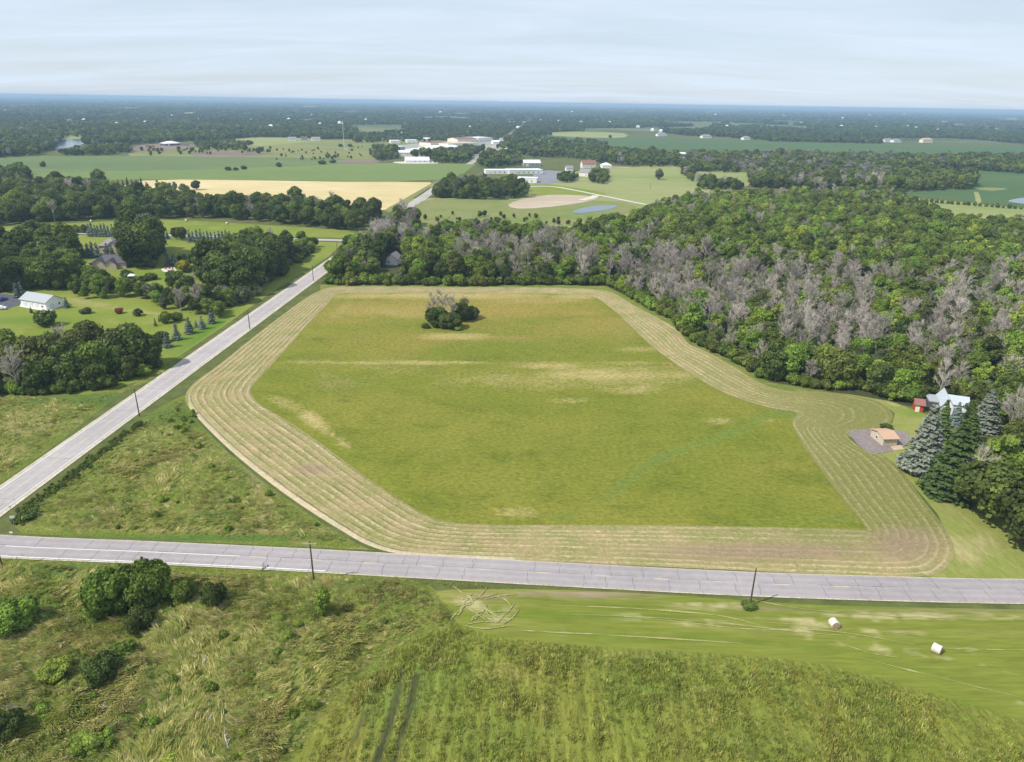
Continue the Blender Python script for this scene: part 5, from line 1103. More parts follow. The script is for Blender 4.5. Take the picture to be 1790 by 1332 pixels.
TUFT_L = [tuft('lodged_tuft', i, 16, 0.95, 0.55, 0.055, 0.9, M_GRASS) for i in range(5)]
TUFT_U = [tuft('oat_tuft', 10 + i, 16, 0.62, 0.50, 0.05, 0.25, M_OATS) for i in range(5)]
def region_pts(poly, dens, seed, extend=True):
    rg = np.random.default_rng(seed); W = gp([p[0] for p in poly], [p[1] for p in poly])[:, :2]; (x0, y0), (x1, y1) = W.min(0), W.max(0)
    n = int((x1 - x0) * (y1 - y0) * dens); x = rg.uniform(x0, x1, n); y = rg.uniform(y0, y1, n); k = inpoly(x, y, W); x, y = x[k], y[k]
    qx, qy, _ = pj(np.column_stack([x, y, np.zeros(len(x))])); k = (qx > -60) & (qx < 1850) & (qy < 1400)
    return x[k], y[k], qx[k], qy[k]
def tufts(name, poly, dens, srcm, seed, smin, smax, label, filt=None, lodged=True, rel=(0.6, 0.35, False), on=None):
    x, y, qx, qy = region_pts(poly, dens, seed); rg = np.random.default_rng(seed + 1)
    if filt is not None: k = filt(x, y, qx, qy, rg); x, y, qx, qy = x[k], y[k], qx[k], qy[k]
    lum = fbm(x * 0.22, y * 0.22, 3); n = len(x); print(name, n)
    rot = (fbm(x * 0.06 + 9, y * 0.06, 2) * 9 + rg.normal(size=n) * 0.5) if lodged else rg.uniform(0, 6.28, n)
    s = rg.uniform(smin, smax, n) * (0.25 + 1.5 * lum ** 1.3)
    fall = edge_fall(x, y, EDGES[on]) if on else 1.0
    s = s * (0.45 + 0.55 * fall)
    scatter(name, np.column_stack([x, y, relief_h(x, y, *rel) * fall + 0.02]), rot, s, rg.integers(0, len(srcm), n), [source(m, (1, 1, 1), 'x') for m in srcm], label, sz=s * rg.uniform(.7, 1.2, n))
PAST = [(-120, 990), (0, 988), (200, 1000), (450, 1008), (700, 1022), (770, 1046), (795, 1090), (720, 1115), (640, 1175), (570, 1245), (500, 1350), (470, 1400), (-200, 1400)]
tufts('tall_rough_grass', PAST, 3.2, TUFT_L, 31, 0.8, 1.3, 'tangled tall grass and weeds covering the rough pasture', rel=(1.7, 0.35, False), on='rough_pasture')
CROP = [(795, 1092), (870, 1114), (980, 1127), (1100, 1135), (1250, 1144), (1400, 1157), (1500, 1177), (1640, 1217), (1790, 1264), (1870, 1300), (1900, 1400), (470, 1400), (500, 1350), (570, 1245), (640, 1172), (720, 1112)]
RUTS = [[(702, 1170), (697, 1210), (687, 1250), (674, 1290), (655, 1345)], [(729, 1175), (722, 1215), (714, 1255), (702, 1290), (688, 1350)], [(618, 1290), (600, 1345)], [(640, 1235), (625, 1275)], [(560, 1250), (530, 1345)]]
def crop_filter(x, y, qx, qy, rg):
    perp = -x * dr[1] + y * dr[0]; al = x * dr[0] + y * dr[1]
    rows = 0.5 + 0.5 * np.cos(2 * math.pi * (perp + 0.5 * fbm(al * 0.08, perp * 0.2)) / 1.9); st = np.clip((qy - 1190) / 60, 0, 1) * np.clip((1290 - qx) / 120, 0, 1) * (fbm(x * .12, y * .06) > 0.40)
    k = rg.random(len(x)) > st * (rows < 0.45) * 0.97
    for r in RUTS:
        q = np.array(smooth(r, 8, False)); xr = np.interp(qy, q[:, 1], q[:, 0]); inside = (qy > q[0, 1]) ; k &= ~(inside & (np.abs(qx - xr) < 6.0 + 2 * fbm(x * .6, y * .6)))
    return k
tufts('standing_oats', CROP, 4.2, TUFT_U, 33, 0.8, 1.2, 'tall green and brownish oat crop standing in the nearest field', crop_filter, False, (1.1, 0.5, True), 'crop_field')
tufts('triangle_grass', [(50, 905), (90, 868), (165, 808), (240, 748), (318, 700), (335, 732), (395, 795), (455, 845), (515, 888), (585, 932), (620, 950), (500, 945), (300, 935), (120, 925)], 1.3, TUFT_L, 35, 0.7, 1.2, 'rough uncut grass in the triangle between the two roads', rel=(0.8, 0.35, False), on='triangle_meadow')
tufts('roadside_grass_growth', [(-60, 700), (0, 694), (150, 700), (240, 680), (300, 645), (250, 664), (160, 728), (80, 786), (0, 838), (-60, 880)], 1.0, TUFT_L, 37, 0.7, 1.2, 'rough uncut grass left of the pale road', on='roadside_meadow')
tufts('ditch_grass', [(20, 968), (200, 986), (450, 1000), (700, 1012), (900, 1026), (900, 1032), (700, 1022), (450, 1010), (200, 998), (0, 986)], 2.0, TUFT_U, 39, 0.5, 0.9, 'grass along the road ditch', None, False, (0.0, 1, False))
wx, wy, _a, _b = region_pts(PAST, 0.09, 51); w2, w3, _a, _b = region_pts([(50, 905), (165, 808), (318, 700), (395, 795), (515, 888), (620, 950), (300, 938)], 0.05, 52); wx = np.concatenate([wx, w2]); wy = np.concatenate([wy, w3])
k = fbm(wx * .07, wy * .07, 3) > 0.48; wx, wy = wx[k], wy[k]; n_ = len(wx)
scatter('weed_clumps', np.column_stack([wx, wy, np.zeros(n_)]), rng.uniform(0, 6.28, n_), rng.uniform(0.14, 0.42, n_) , rng.integers(0, 6, n_), [source(SHRUB[q % 5], TONES[c], 'x') for q, c in enumerate(['mid green', 'yellow-green', 'mid green', 'bright green', 'bright green', 'yellow-green'])], 'low leafy weed clumps dotted over the rough grass')
DP = np.array(smooth([(42, 912), (48, 893), (90, 860), (150, 815), (205, 772), (252, 742)], 40, False)); DW = gp(DP[:, 0], DP[:, 1]); DW = np.repeat(DW, 4, 0); DW[:, :2] += rng.normal(size=(len(DW), 2)) * 0.9; n_ = len(DW)
scatter('ditch_reeds', DW, rng.uniform(0, 6.28, n_), rng.uniform(0.08, 0.20, n_), rng.integers(0, 4, n_), [source(SHRUB[q], TONES[c], 'x') for q, c in enumerate(['dark green', 'dark green', 'olive green', 'mid green'])], 'dark reeds in the ditch beside the pale road')
# loose hay swaths dragged about where the tractor turned
M_HAY = ground_mat('loose_hay', (0.36, 0.34, 0.15), (0.30, 0.29, 0.11), None, 0.3, 0.8, 3, bump=0.6)
sw = [[(795, 1062), (830, 1050), (852, 1028)], [(800, 1052), (830, 1072), (850, 1085)], [(810, 1095), (850, 1100), (900, 1094)], [(838, 1058), (860, 1070), (905, 1068)], [(870, 1090), (888, 1070), (900, 1056)], [(800, 1080), (812, 1055), (826, 1038)],
      [(815, 1045), (845, 1045), (870, 1038)], [(880, 1092), (895, 1082), (908, 1066)], [(845, 1078), (860, 1086), (880, 1098)], [(792, 1042), (806, 1048), (820, 1050)]]
rg_ = random.Random(44)
for k in range(16):
    cx_, cy_ = rg_.uniform(800, 895), rg_.uniform(1036, 1092); a_ = rg_.choice([-0.6, 0.5, 0.9, -0.2]) + rg_.uniform(-.5, .5); l_ = rg_.uniform(12, 34); bd = rg_.uniform(-8, 8)
    sw.append([(cx_ - l_ * math.cos(a_), cy_ - l_ * .6 * math.sin(a_)), (cx_ + bd * math.sin(a_), cy_ - bd * .6 * math.cos(a_)), (cx_ + l_ * math.cos(a_), cy_ + l_ * .6 * math.sin(a_))])
for k, s_ in enumerate(sw):
    Pw = smooth(s_, 10, False); W = gp([p[0] for p in Pw], [p[1] for p in Pw]); n_ = len(W)
    o = strip('hay_swath', W, (0.05 + 0.38 * rng.random(n_)) * np.sin(np.linspace(0.25, 2.9, n_)), M_HAY, 0.22, crown=0.06, nw=5, kind='structure')
for k, s_ in enumerate([[(960, 1059), (1100, 1064), (1250, 1076), (1330, 1094)], [(1000, 1075), (1150, 1081), (1300, 1094), (1420, 1108), (1500, 1112)], [(1080, 1078), (1200, 1089), (1300, 1100), (1450, 1104), (1600, 1128)], [(880, 1100), (960, 1106), (1060, 1110)],
                        [(1000, 1108), (1150, 1116), (1300, 1126)], [(1330, 1088), (1480, 1100), (1620, 1112)], [(1460, 1122), (1520, 1142), (1570, 1150)], [(1640, 1134), (1700, 1136), (1790, 1137)], [(1430, 1068), (1560, 1078), (1660, 1082)], [(1500, 1150), (1620, 1180), (1790, 1222)], [(1300, 1046), (1380, 1062), (1460, 1072)]]):
    Pw = smooth(s_, 14, False); W = gp([p[0] for p in Pw], [p[1] for p in Pw]); n_ = len(W)
    strip('hay_swath', W, np.clip(0.75 * fbm(np.arange(n_) * 0.35 + k * 9, np.zeros(n_)) - 0.18, 0.02, 1) * np.sin(np.linspace(0.1, 3.04, n_)) * 1.1, M_HAY, 0.16, crown=0.05, nw=3, kind='structure')

# ------------------------------------------------------------------ buildings
def prism_roof(L_, W_, h, ov, ridge, th=0.18):
    """gable roof slab with overhang; local x along L"""
    m_ = MB(); l2, w2 = L_ / 2 + ov, W_ / 2 + ov
    if ridge == 'along':
        pr = [(-w2, -ov * h / (W_ / 2)), (0, h), (w2, -ov * h / (W_ / 2))]
        for (a, b_) in ((0, 1), (1, 2)):
            vs = []
            for x in (-l2, l2):
                for (yy, zz) in (pr[a], pr[b_]):
                    vs += [(x, yy, zz + 0.02), (x, yy, zz + th)]
            m_.add(vs, [(0, 4, 6, 2), (1, 3, 7, 5), (0, 1, 5, 4), (2, 6, 7, 3), (0, 2, 3, 1), (4, 5, 7, 6)])
    else:
        pr = [(-l2, -ov * h / (L_ / 2)), (0, h), (l2, -ov * h / (L_ / 2))]
        for (a, b_) in ((0, 1), (1, 2)):
            vs = []
            for y in (-w2, w2):
                for (xx, zz) in (pr[a], pr[b_]):
                    vs += [(xx, y, zz + 0.02), (xx, y, zz + th)]
            m_.add(vs, [(0, 2, 6, 4), (1, 5, 7, 3), (0, 4, 5, 1), (2, 3, 7, 6), (0, 1, 3, 2), (4, 6, 7, 5)])
    return m_
def hip_roof(L_, W_, h, ov):
    m_ = MB(); l2, w2 = L_ / 2 + ov, W_ / 2 + ov; r = max(0.3, l2 - w2)
    m_.add([(-l2, -w2, 0), (l2, -w2, 0), (l2, w2, 0), (-l2, w2, 0), (-r, 0, h), (r, 0, h), (-l2, -w2, -0.2), (l2, -w2, -0.2), (l2, w2, -0.2), (-l2, w2, -0.2)],
           [(0, 1, 5, 4), (2, 3, 4, 5), (1, 2, 5), (3, 0, 4), (6, 7, 1, 0), (7, 8, 2, 1), (8, 9, 3, 2), (9, 6, 0, 3), (9, 8, 7, 6)]); return m_
def building(A, B, depth, wh, rh, wall, roof, label, cat='house', name='house', ridge='along', ov=0.4, front=(), right=(), left=(), chimney=None, wings=(), door_mat=None):
    a = g3(*A); b = g3(*B); d = b - a; L_ = d.length; rz = math.atan2(d.y, d.x); back = Vector((-d.y, d.x, 0)).normalized()
    c = (a + b) / 2 + back * depth / 2
    e = empty(name, (c.x, c.y, 0), rz, label, cat)
    def body(parent, L_, W_, wh, rh, ridge, ox=0, oy=0, roofm=roof, wallm=wall, hip=False):
        m_ = MB(); x, y = L_ / 2, W_ / 2
        if ridge == 'flat' or ridge == 'hip': m_.box((0, 0, wh / 2), (L_, W_, wh))
        elif ridge == 'along':
            m_.add([(-x, -y, 0), (x, -y, 0), (x, y, 0), (-x, y, 0), (-x, -y, wh), (x, -y, wh), (x, y, wh), (-x, y, wh), (-x, 0, wh + rh), (x, 0, wh + rh)],
                   [(0, 1, 5, 4), (2, 3, 7, 6), (1, 2, 6, 9, 5), (3, 0, 4, 8, 7), (4, 5, 9, 8), (6, 7, 8, 9)])
        else:
            m_.add([(-x, -y, 0), (x, -y, 0), (x, y, 0), (-x, y, 0), (-x, -y, wh), (x, -y, wh), (x, y, wh), (-x, y, wh), (0, -y, wh + rh), (0, y, wh + rh)],
                   [(0, 1, 5, 8, 4), (2, 3, 7, 9, 6), (1, 2, 6, 5), (3, 0, 4, 7), (5, 6, 9, 8), (7, 4, 8, 9)])
        m_.v = [(v[0] + ox, v[1] + oy, v[2]) for v in m_.v]; m_.build('wall', wallm, parent)
        if ridge == 'flat':
            r_ = MB(); r_.box((ox, oy, wh + 0.2), (L_ + 0.4, W_ + 0.4, 0.4)); return r_.build('roof', roofm, parent)
        r_ = hip_roof(L_, W_, rh, ov) if ridge == 'hip' else prism_roof(L_, W_, rh, ov, ridge)
        r_.v = [(v[0] + ox, v[1] + oy, v[2] + wh + (0.03 if ridge != 'hip' else 0.21)) for v in r_.v]; return r_.build('roof', roofm, parent)
    rf = body(e, L_, depth, wh, rh, ridge)
    for (ox, oy, wl, ww, w_h, r_h, rdg) in wings: body(e, wl, ww, w_h, r_h, rdg, ox * L_, oy)
    def opening(side, t, z, w_, h_, kind, mt=None):
        y0 = -depth / 2; fr = MB(); pn = MB(); nm = kind
        th = 0.10
        if side == 'front': cc = ((t - .5) * L_, y0 - th / 2, z + h_ / 2); dm = (w_, th, h_); pc = (cc[0], cc[1] - 0.03, cc[2]); pd = (w_ * .82, th, h_ * .82)
        elif side == 'right': cc = (L_ / 2 + th / 2, (t - .5) * depth, z + h_ / 2); dm = (th, w_, h_); pc = (cc[0] + 0.03, cc[1], cc[2]); pd = (th, w_ * .82, h_ * .82)
        else: cc = (-L_ / 2 - th / 2, (t - .5) * depth, z + h_ / 2); dm = (th, w_, h_); pc = (cc[0] - 0.03, cc[1], cc[2]); pd = (th, w_ * .82, h_ * .82)
        fr.box(cc, dm); o = fr.build('window' if kind == 'window' else 'door', M_WHITE if mt is None else mt, e)
        if kind == 'window': pn.box(pc, pd); pn.build('pane', M_GLASS, o)
        elif kind == 'door': pn.box(pc, pd); pn.build('door_panel', door_mat or M_CREAM, o)
    for s_, lst in (('front', front), ('right', right), ('left', left)):
        for q in lst: opening(s_, *q)
    if chimney:
        m_ = MB(); m_.box((chimney[0] * L_, chimney[1], wh + rh + 0.1), (0.7, 0.7, 1.5)); m_.build('chimney', M_GREYROOF, rf)
    return e
wins = lambda n, z=1.1, w_=1.1, h_=1.2: [((i + 1) / (n + 1), z, w_, h_, 'window') for i in range(n)]
# pole barn at left
building((38, 535), (82, 542), 8.5, 3.4, 2.3, M_WHITE, M_STEELROOF, 'long white pole barn with a blue-grey steel roof beside the drive', 'barn', 'pole_barn',
         front=[(0.16, 0.02, 2.7, 2.5, 'door'), (0.39, 0.02, 2.7, 2.5, 'door'), (0.62, 0.02, 2.7, 2.5, 'door'), (0.85, 0.9, 1.2, 1.0, 'window')], right=[(0.30, 0.02, 2.6, 2.4, 'door'), (0.75, 1.2, 1.0, 1.0, 'window')], ov=0.5, door_mat=flat_mat('pale_grey_door', (0.62, 0.64, 0.66), 0.6))
building((158, 470), (221, 469), 12, 2.9, 3.6, M_TANWALL, M_DARKROOF, 'rambling low house with dark shingle roof among the farmyard trees', 'house', 'farmhouse', 'hip', front=wins(5), wings=[(-0.22, -4, 7, 7, 2.9, 2.9, 'across'), (0.12, -5, 6, 7, 2.9, 2.5, 'across')], chimney=(-0.05, 2))
building((174, 442), (205, 442), 11, 4.2, 3.8, M_TANWALL, M_GREYROOF, 'tall house with grey shingle roof behind blue spruces', 'house', 'farmhouse', 'hip', front=wins(3, 1.2), wings=[(0.25, -3, 5, 6, 4.2, 2.5, 'across')])
building((674, 463), (694, 464), 10, 3.2, 3.2, M_WHITE, M_GREYROOF, 'small white house with its gable towards the hay field', 'house', 'house', 'across', front=[(0.28, 1.2, 1.0, 1.3, 'window'), (0.70, 0.05, 1.0, 2.1, 'door')], wings=[(0.78, 2, 5.0, 5, 2.8, 2.4, 'across')])
building((1542.5, 780), (1567, 779.5), 6.4, 2.3, 0.9, M_TANWALL, M_TANROOF, 'small shed with tan shingle roof standing on the gravel pad', 'shed', 'shed', 'along', right=[(0.3, 0.02, 1.8, 2.0, 'door')], left=[(0.5, 1.0, 0.9, 0.8, 'window')], door_mat=M_BLACK)
building((1643, 722), (1664, 725), 10, 2.6, 2.4, M_WHITE, flat_mat('pale_blue_roof', (0.42, 0.46, 0.50), 0.7), 'white house with pale roof half hidden by blue spruces', 'house', 'house', 'across', front=wins(2), wings=[(1.0, 1.5, 6.0, 6, 2.4, 1.8, 'along')])
building((1622, 714), (1638, 716), 6, 2.4, 0.6, M_DARKROOF, M_STEELROOF, 'dark open carport left of the white house', 'carport', 'carport', 'flat')
building((1598, 719), (1613, 721), 4, 2.4, 1.2, M_RED, M_REDROOF, 'small red shed behind the tip of the silvery spruce', 'shed', 'shed', 'along', front=[(0.3, 0.02, 1.2, 1.9, 'door')])
building((1784, 836), (1830, 842), 9, 3.2, 2.6, M_WHITE, M_STEELROOF, 'white building with steel roof cut by the right photo edge', 'building', 'outbuilding', 'along', front=wins(2))
building((511, 357), (532, 357), 12, 4.0, 4.5, M_GREYROOF, M_DARKROOF, 'dark slate-roofed barn half hidden behind the dark tree band', 'barn', 'barn', 'along')
# town: (A, B, depth, wall, roof height, wall mat, roof mat, ridge, label, category)
TOWN = [
 ((709, 284.5), (751, 284.5), 26, 3.5, 4.2, M_WHITE, M_WHITEROOF, 'along', 'white metal-roofed barn at the far edge of the green field', 'barn'),
 ((698, 272), (735, 272), 40, 5.0, 2.5, M_CREAM, M_WHITEROOF, 'along', 'leftmost long white warehouse of the town', 'warehouse'),
 ((728, 269), (762, 268), 45, 6.0, 2.5, M_WHITE, M_WHITEROOF, 'along', 'long white warehouse right behind the leftmost one', 'warehouse'),
 ((673, 263), (708, 262), 35, 6.0, 1.5, M_BLUEWALL, M_WHITEROOF, 'flat', 'blue-walled white-roofed building at the town left end', 'building'),
 ((760, 264), (805, 262), 50, 6.0, 2.5, M_WHITE, M_WHITEROOF, 'along', 'white warehouse in the middle of the town', 'warehouse'),
 ((753, 256), (781, 255), 40, 7.0, 2.0, M_CREAM, M_REDROOF, 'flat', 'building with a reddish roof behind the white warehouses', 'building'),
 ((784, 257), (838, 255), 45, 6.5, 2.0, M_CREAM, M_TANWALL, 'flat', 'long cream building at the town centre', 'building'),
 ((800, 249), (834, 248), 40, 7.0, 3.0, M_CREAM, M_REDROOF, 'along', 'brown-roofed building behind the long cream one', 'building'),
 ((836, 248), (859, 247), 45, 9.0, 2.0, M_WHITE, M_WHITEROOF, 'flat', 'bright white block at the back of the town', 'building'),
 ((849, 304), (890, 304), 18, 4.5, 1.0, M_WHITE, M_WHITEROOF, 'flat', 'grey-white flat building behind the roadside clump', 'building'),
 ((890, 304.5), (949, 304), 22, 5.0, 1.0, M_WHITE, M_WHITEROOF, 'flat', 'long pale flat building right of the roadside clump', 'building'),
 ((904, 319), (938, 320), 16, 5.2, 1.0, M_WHITE, M_WHITEROOF, 'flat', 'pale flat annex in front of the long flat building', 'building'),
 ((916, 291), (945, 291), 16, 5.0, 4.0, M_BLUEWALL, M_WHITEROOF, 'along', 'white-roofed shed behind the long flat building', 'barn'),
 ((936, 250), (961, 250), 25, 5.0, 2.0, M_WHITE, M_WHITEROOF, 'flat', 'white building at the near end of the dark bean field', 'building'),
 ((915, 252), (936, 251), 20, 4.0, 3.0, M_REDROOF, M_REDROOF, 'along', 'low red building left of the white one by the bean field', 'building'),
 ((969, 272), (976, 272), 10, 4.0, 3.0, M_WHITE, M_WHITEROOF, 'along', 'small white house among the town trees, right one', 'house'),
 ((938, 268), (948, 268), 10, 4.0, 3.0, M_WHITE, M_GREYROOF, 'along', 'small white house among the town trees, left one', 'house'),
 ((1012, 308), (1030, 309), 10, 5.0, 4.5, M_WHITE, M_GREYROOF, 'along', 'white house with grey roof between two round bushes', 'house'),
 ((1018, 294), (1042, 294), 12, 6.0, 5.0, M_CREAM, M_REDROOF, 'along', 'pinkish house behind the white one in the meadow corner', 'house'),
 ((1053, 294), (1069, 294), 12, 4.0, 3.5, M_WHITE, M_WHITEROOF, 'hip', 'low white house at the top left of the far meadow', 'house'),
 ((990, 299), (1002, 299), 8, 4.0, 3.0, M_WHITE, M_GREYROOF, 'along', 'pale house with a grey roof by the parking lot', 'house'),
 ((1180, 273), (1199, 273), 14, 4.5, 2.0, M_WHITE, M_WHITEROOF, 'along', 'single white shed among trees below the dark bean field', 'barn'),
 ((862, 252), (876, 252), 20, 5, 3, M_WHITE, M_WHITEROOF, 'along', 'small white block right of the bright one at the town back', 'building'),
 ((683, 251), (700, 251), 30, 6, 2, M_CREAM, M_WHITEROOF, 'flat', 'pale building half hidden behind trees left of the town', 'building'),
 ((712, 250), (730, 250), 30, 6, 2, M_WHITE, M_WHITEROOF, 'flat', 'white building behind the leftmost warehouses', 'building'),
 ((742, 248), (752, 248), 20, 6, 3, M_WHITE, M_WHITEROOF, 'along', 'little white hall behind the reddish-roofed building', 'building'),
 ((770, 276), (784, 276), 14, 4, 3, M_WHITE, M_WHITEROOF, 'along', 'white shed among trees at the town roadside', 'barn'),
 ((806, 281), (816, 281), 12, 4, 2.5, M_WHITE, M_GREYROOF, 'along', 'pale house by the far road below the town', 'house'),
 ((290, 255), (316, 254), 22, 4.0, 4.0, M_DARKROOF, M_WHITEROOF, 'hip', 'farm building with a pale roof on the far left hillside', 'barn'),
 ((316, 256), (329, 256), 12, 4.0, 2.0, M_TANWALL, M_DARKROOF, 'along', 'dark annex right of the pale-roofed farm building', 'barn'),
 ((504, 246), (518, 246), 16, 5.0, 3.0, M_WHITE, M_GREYROOF, 'along', 'leftmost of three houses on the hill beside the mast', 'house'),
 ((526, 246), (538, 246), 16, 5.0, 4.0, M_TANWALL, M_DARKROOF, 'along', 'middle brown house of three on the hill', 'house'),
 ((545, 246), (560, 246), 16, 5.0, 3.0, M_WHITE, M_GREYROOF, 'along', 'rightmost of three houses on the hill beside the mast', 'house'),
 ((1613, 249.5), (1630, 249.5), 14, 8.0, 5.0, M_CREAM, M_TANROOF, 'hip', 'large cream house beyond the right end of the bean field', 'house'),
 ((1546, 248.5), (1560, 248.5), 14, 6.0, 4.0, M_WHITE, M_GREYROOF, 'hip', 'grey-roofed house left of the cream one beyond the bean field', 'house'),
 ((1562, 249), (1575, 249), 14, 6.0, 4.0, M_WHITE, M_GREYROOF, 'hip', 'grey-roofed house just left of the large cream one', 'house'),
 ((1364, 246.5), (1379, 246.5), 14, 6.0, 4.0, M_WHITE, M_GREYROOF, 'hip', 'pale house in the trees above the middle of the bean field', 'house'),
 ((1300, 244.5), (1312, 244.5), 14, 6.0, 4.0, M_WHITE, M_GREYROOF, 'hip', 'pale house far behind the bean field, left of the others', 'house'),
 ((1228, 241.5), (1244, 241.5), 14, 6.0, 4.0, M_WHITE, M_GREYROOF, 'hip', 'pale house left of the one above the bean field', 'house'),
 ((1150, 238), (1166, 238), 14, 6.0, 4.0, M_WHITE, M_GREYROOF, 'hip', 'white house right above the pale far field', 'house'),
 ((105, 213.5), (125, 213.5), 20, 6.0, 4.0, M_WHITE, M_REDROOF, 'along', 'reddish-roofed house on the far left ridge', 'house'),
 ((225, 192), (250, 192), 60, 12.0, 3.0, M_WHITE, M_WHITEROOF, 'flat', 'very distant white hall left of the water tower', 'building'),
 ((410, 182.5), (432, 182.5), 90, 16.0, 3.0, M_WHITE, M_WHITEROOF, 'flat', 'very distant white building near the horizon', 'building'),
]
for (A, B, dp, wh, rh, wm, rm, rdg, lab, cat) in TOWN:
    far_ = B[1] < 262
    building(A, B, dp, wh, rh, wm, rm, lab, cat, {'barn': 'barn', 'house': 'house', 'warehouse': 'warehouse', 'building': 'building'}[cat], rdg, 0.4,
             front=[] if B[0] - A[0] < 14 else ([(0.2, 0.05, 4.0, min(3.8, wh * .8), 'door')] + wins(int((B[0] - A[0]) / 9), 1.3, 1.8, 1.6)[1:]))
# distant little white houses
dh_n = {}
mw = MB(); mw.box((0, 0, 2.6), (16, 11, 5.2)); mr = hip_roof(16, 11, 4.0, 0.6); mr.v = [(v[0], v[1], v[2] + 5.4) for v in mr.v]
dh = [(60, 226), (96, 229), (148, 214), (205, 221), (255, 218), (300, 206), (348, 213), (392, 205), (440, 214), (474, 225), (505, 212), (545, 205), (560, 221), (594, 218), (640, 213), (680, 238), (703, 238), (745, 239), (822, 227), (840, 215), (850, 229), (905, 227), (945, 214), (975, 215), (985, 213), (1016, 217), (1065, 217), (1115, 225), (1140, 231), (1155, 233), (1200, 212), (1228, 228), (1270, 224), (1290, 232), (1330, 226), (1400, 219), (1438, 222), (1470, 224), (1530, 226), (1586, 225), (1600, 227), (1640, 231), (1690, 226), (1740, 230), (10, 197), (420, 196), (700, 203), (770, 198), (1000, 198), (1100, 199), (1250, 203), (1370, 205), (1520, 204), (1580, 202), (1650, 205)]
for i, (x_, y_) in enumerate(dh):
    p = gp(x_, y_); D = math.hypot(p[0], p[1]); s_ = 0.8 if D < 3000 else 0.8 + (D - 3000) / 7000
    near_ = 'left of the mast' if x_ < 600 else 'above the town' if x_ < 960 else 'above the pale far field' if x_ < 1160 else 'beyond the dark bean field'
    rk_ = sorted(q[0] for q in dh if ('left of the mast' if q[0] < 600 else 'above the town' if q[0] < 960 else 'above the pale far field' if q[0] < 1160 else 'beyond the dark bean field') == near_).index(x_)
    near_ += ', ' + ('leftmost' if rk_ == 0 else ORD[rk_] + ' from left')
    e = empty('house', (p[0], p[1], 4.0 if D > 2500 else 1.5), random.uniform(-.5, .5), 'distant pale house in dark forest ' + near_, 'house', 'distant houses ' + near_.split(',')[0])
    if i == 0: w0 = mw.build('wall', M_WHITE, e); r0_ = mr.build('roof', M_WHITEROOF, e)
    else:
        w1 = w0.copy(); COL.objects.link(w1); w1.parent = e; r1_ = r0_.copy(); COL.objects.link(r1_); r1_.parent = e
    e.scale = (s_, s_, min(s_, 1.8) * 1.2)

# ------------------------------------------------------------------ mast, towers, poles, signs
p = gp(602, 262); H = 90 - 90 * 0
dm = math.hypot(p[0], p[1]); hm = dm * (44 / F_PX) * 0.98
e = empty('radio_mast', (p[0], p[1], 0), 0, 'thin white radio mast standing on the far pasture', 'mast')
m_ = MB()
for k in range(3):
    a = k * 2.094; m_.tube((0.55 * math.cos(a), 0.55 * math.sin(a), 0), (0.35 * math.cos(a), 0.35 * math.sin(a), hm), 0.16, 0.12, 5)
for k in range(22):
    z = hm * k / 22; 
    for j in range(3):
        a = j * 2.094; b_ = (j + 1) * 2.094; m_.tube((0.5 * math.cos(a), 0.5 * math.sin(a), z), (0.5 * math.cos(b_), 0.5 * math.sin(b_), z + hm / 22), 0.07, 0.07, 4, False)
m_.build('lattice', M_WHITE, e); m_ = MB(); m_.box((0, 0, hm + 0.8), (0.5, 0.5, 2.0)); m_.box((0, -0.8, hm - 3), (2.4, 0.4, 2.0)); m_.build('antenna', M_WHITE, e)
m_ = MB(); m_.box((4, 0, 1.2), (4, 3, 2.4)); m_.build('equipment_hut', M_CONC, e)
for i, (x_, y0_, y1_, lab) in enumerate([(253, 165.3, 174, 'white water tower on the horizon at left'), (366, 167.8, 175, 'second white water tower on the horizon, right of the first'), (1472, 206, 213, 'white water tower in the distant forest at right')]):
    p = gp(x_, y1_); D = math.hypot(p[0], p[1]); s_ = min(86.0, D * (y1_ - y0_) / F_PX); e = empty('water_tower', (p[0], p[1], 0), 0, lab, 'water tower')
    m_ = MB(); m_.tube((0, 0, 0), (0, 0, s_ * .75), s_ * .07, s_ * .06, 10); m_.build('column', M_WHITE, e)
    m_ = MB(); iv, fi = ICO; m_.add([(v[0] * s_ * .26, v[1] * s_ * .26, v[2] * s_ * .16 + s_ * .82) for v in iv], [tuple(f) for f in fi]); m_.build('tank', M_WHITE, e)
def pole(x_, y_, H, label, arm_rz, arm=True):
    p = gp(x_, y_); e = empty('utility_pole', (p[0], p[1], 0), arm_rz, label, 'utility pole')
    m_ = MB(); m_.tube((0, 0, -0.3), (0, 0, H), 0.19, 0.12, 10); m_.build('pole', M_WOOD, e)
    if arm:
        m_ = MB(); m_.box((0, -0.16, H - 0.45), (2.5, 0.12, 0.14)); a = m_.build('crossarm', M_METAL, e)
        for k in (-1.1, -0.4, 0.4, 1.1):
            m_ = MB(); m_.tube((k, -0.16, H - 0.38), (k, -0.16, H - 0.12), 0.06, 0.05, 6); m_.build('insulator', M_METAL, a)
    else:
        m_ = MB(); m_.tube((0, 0, H), (0, 0, H + 0.3), 0.06, 0.05, 6); m_.build('insulator', M_METAL, e)
    return e
pole(549, 1019, 9.8, 'wooden utility pole with crossarm below the road, left of the two', 0.1)
pole(1311, 1058, 8.6, 'dark wooden utility pole below the road near the hay bales', 0.0, False)
pole(5, 993, 8.6, 'wooden utility pole at the left photo edge by the junction', 0.2, False)
pole(244, 728, 9.0, 'wooden utility pole beside the pale road, nearest one', 0.9, False)
pole(437, 576, 8.6, 'wooden utility pole beside the pale road, half way up the field', 0.9, False)
pole(548, 491, 8.6, 'wooden utility pole beside the pale road at the field corner', 0.9, False)
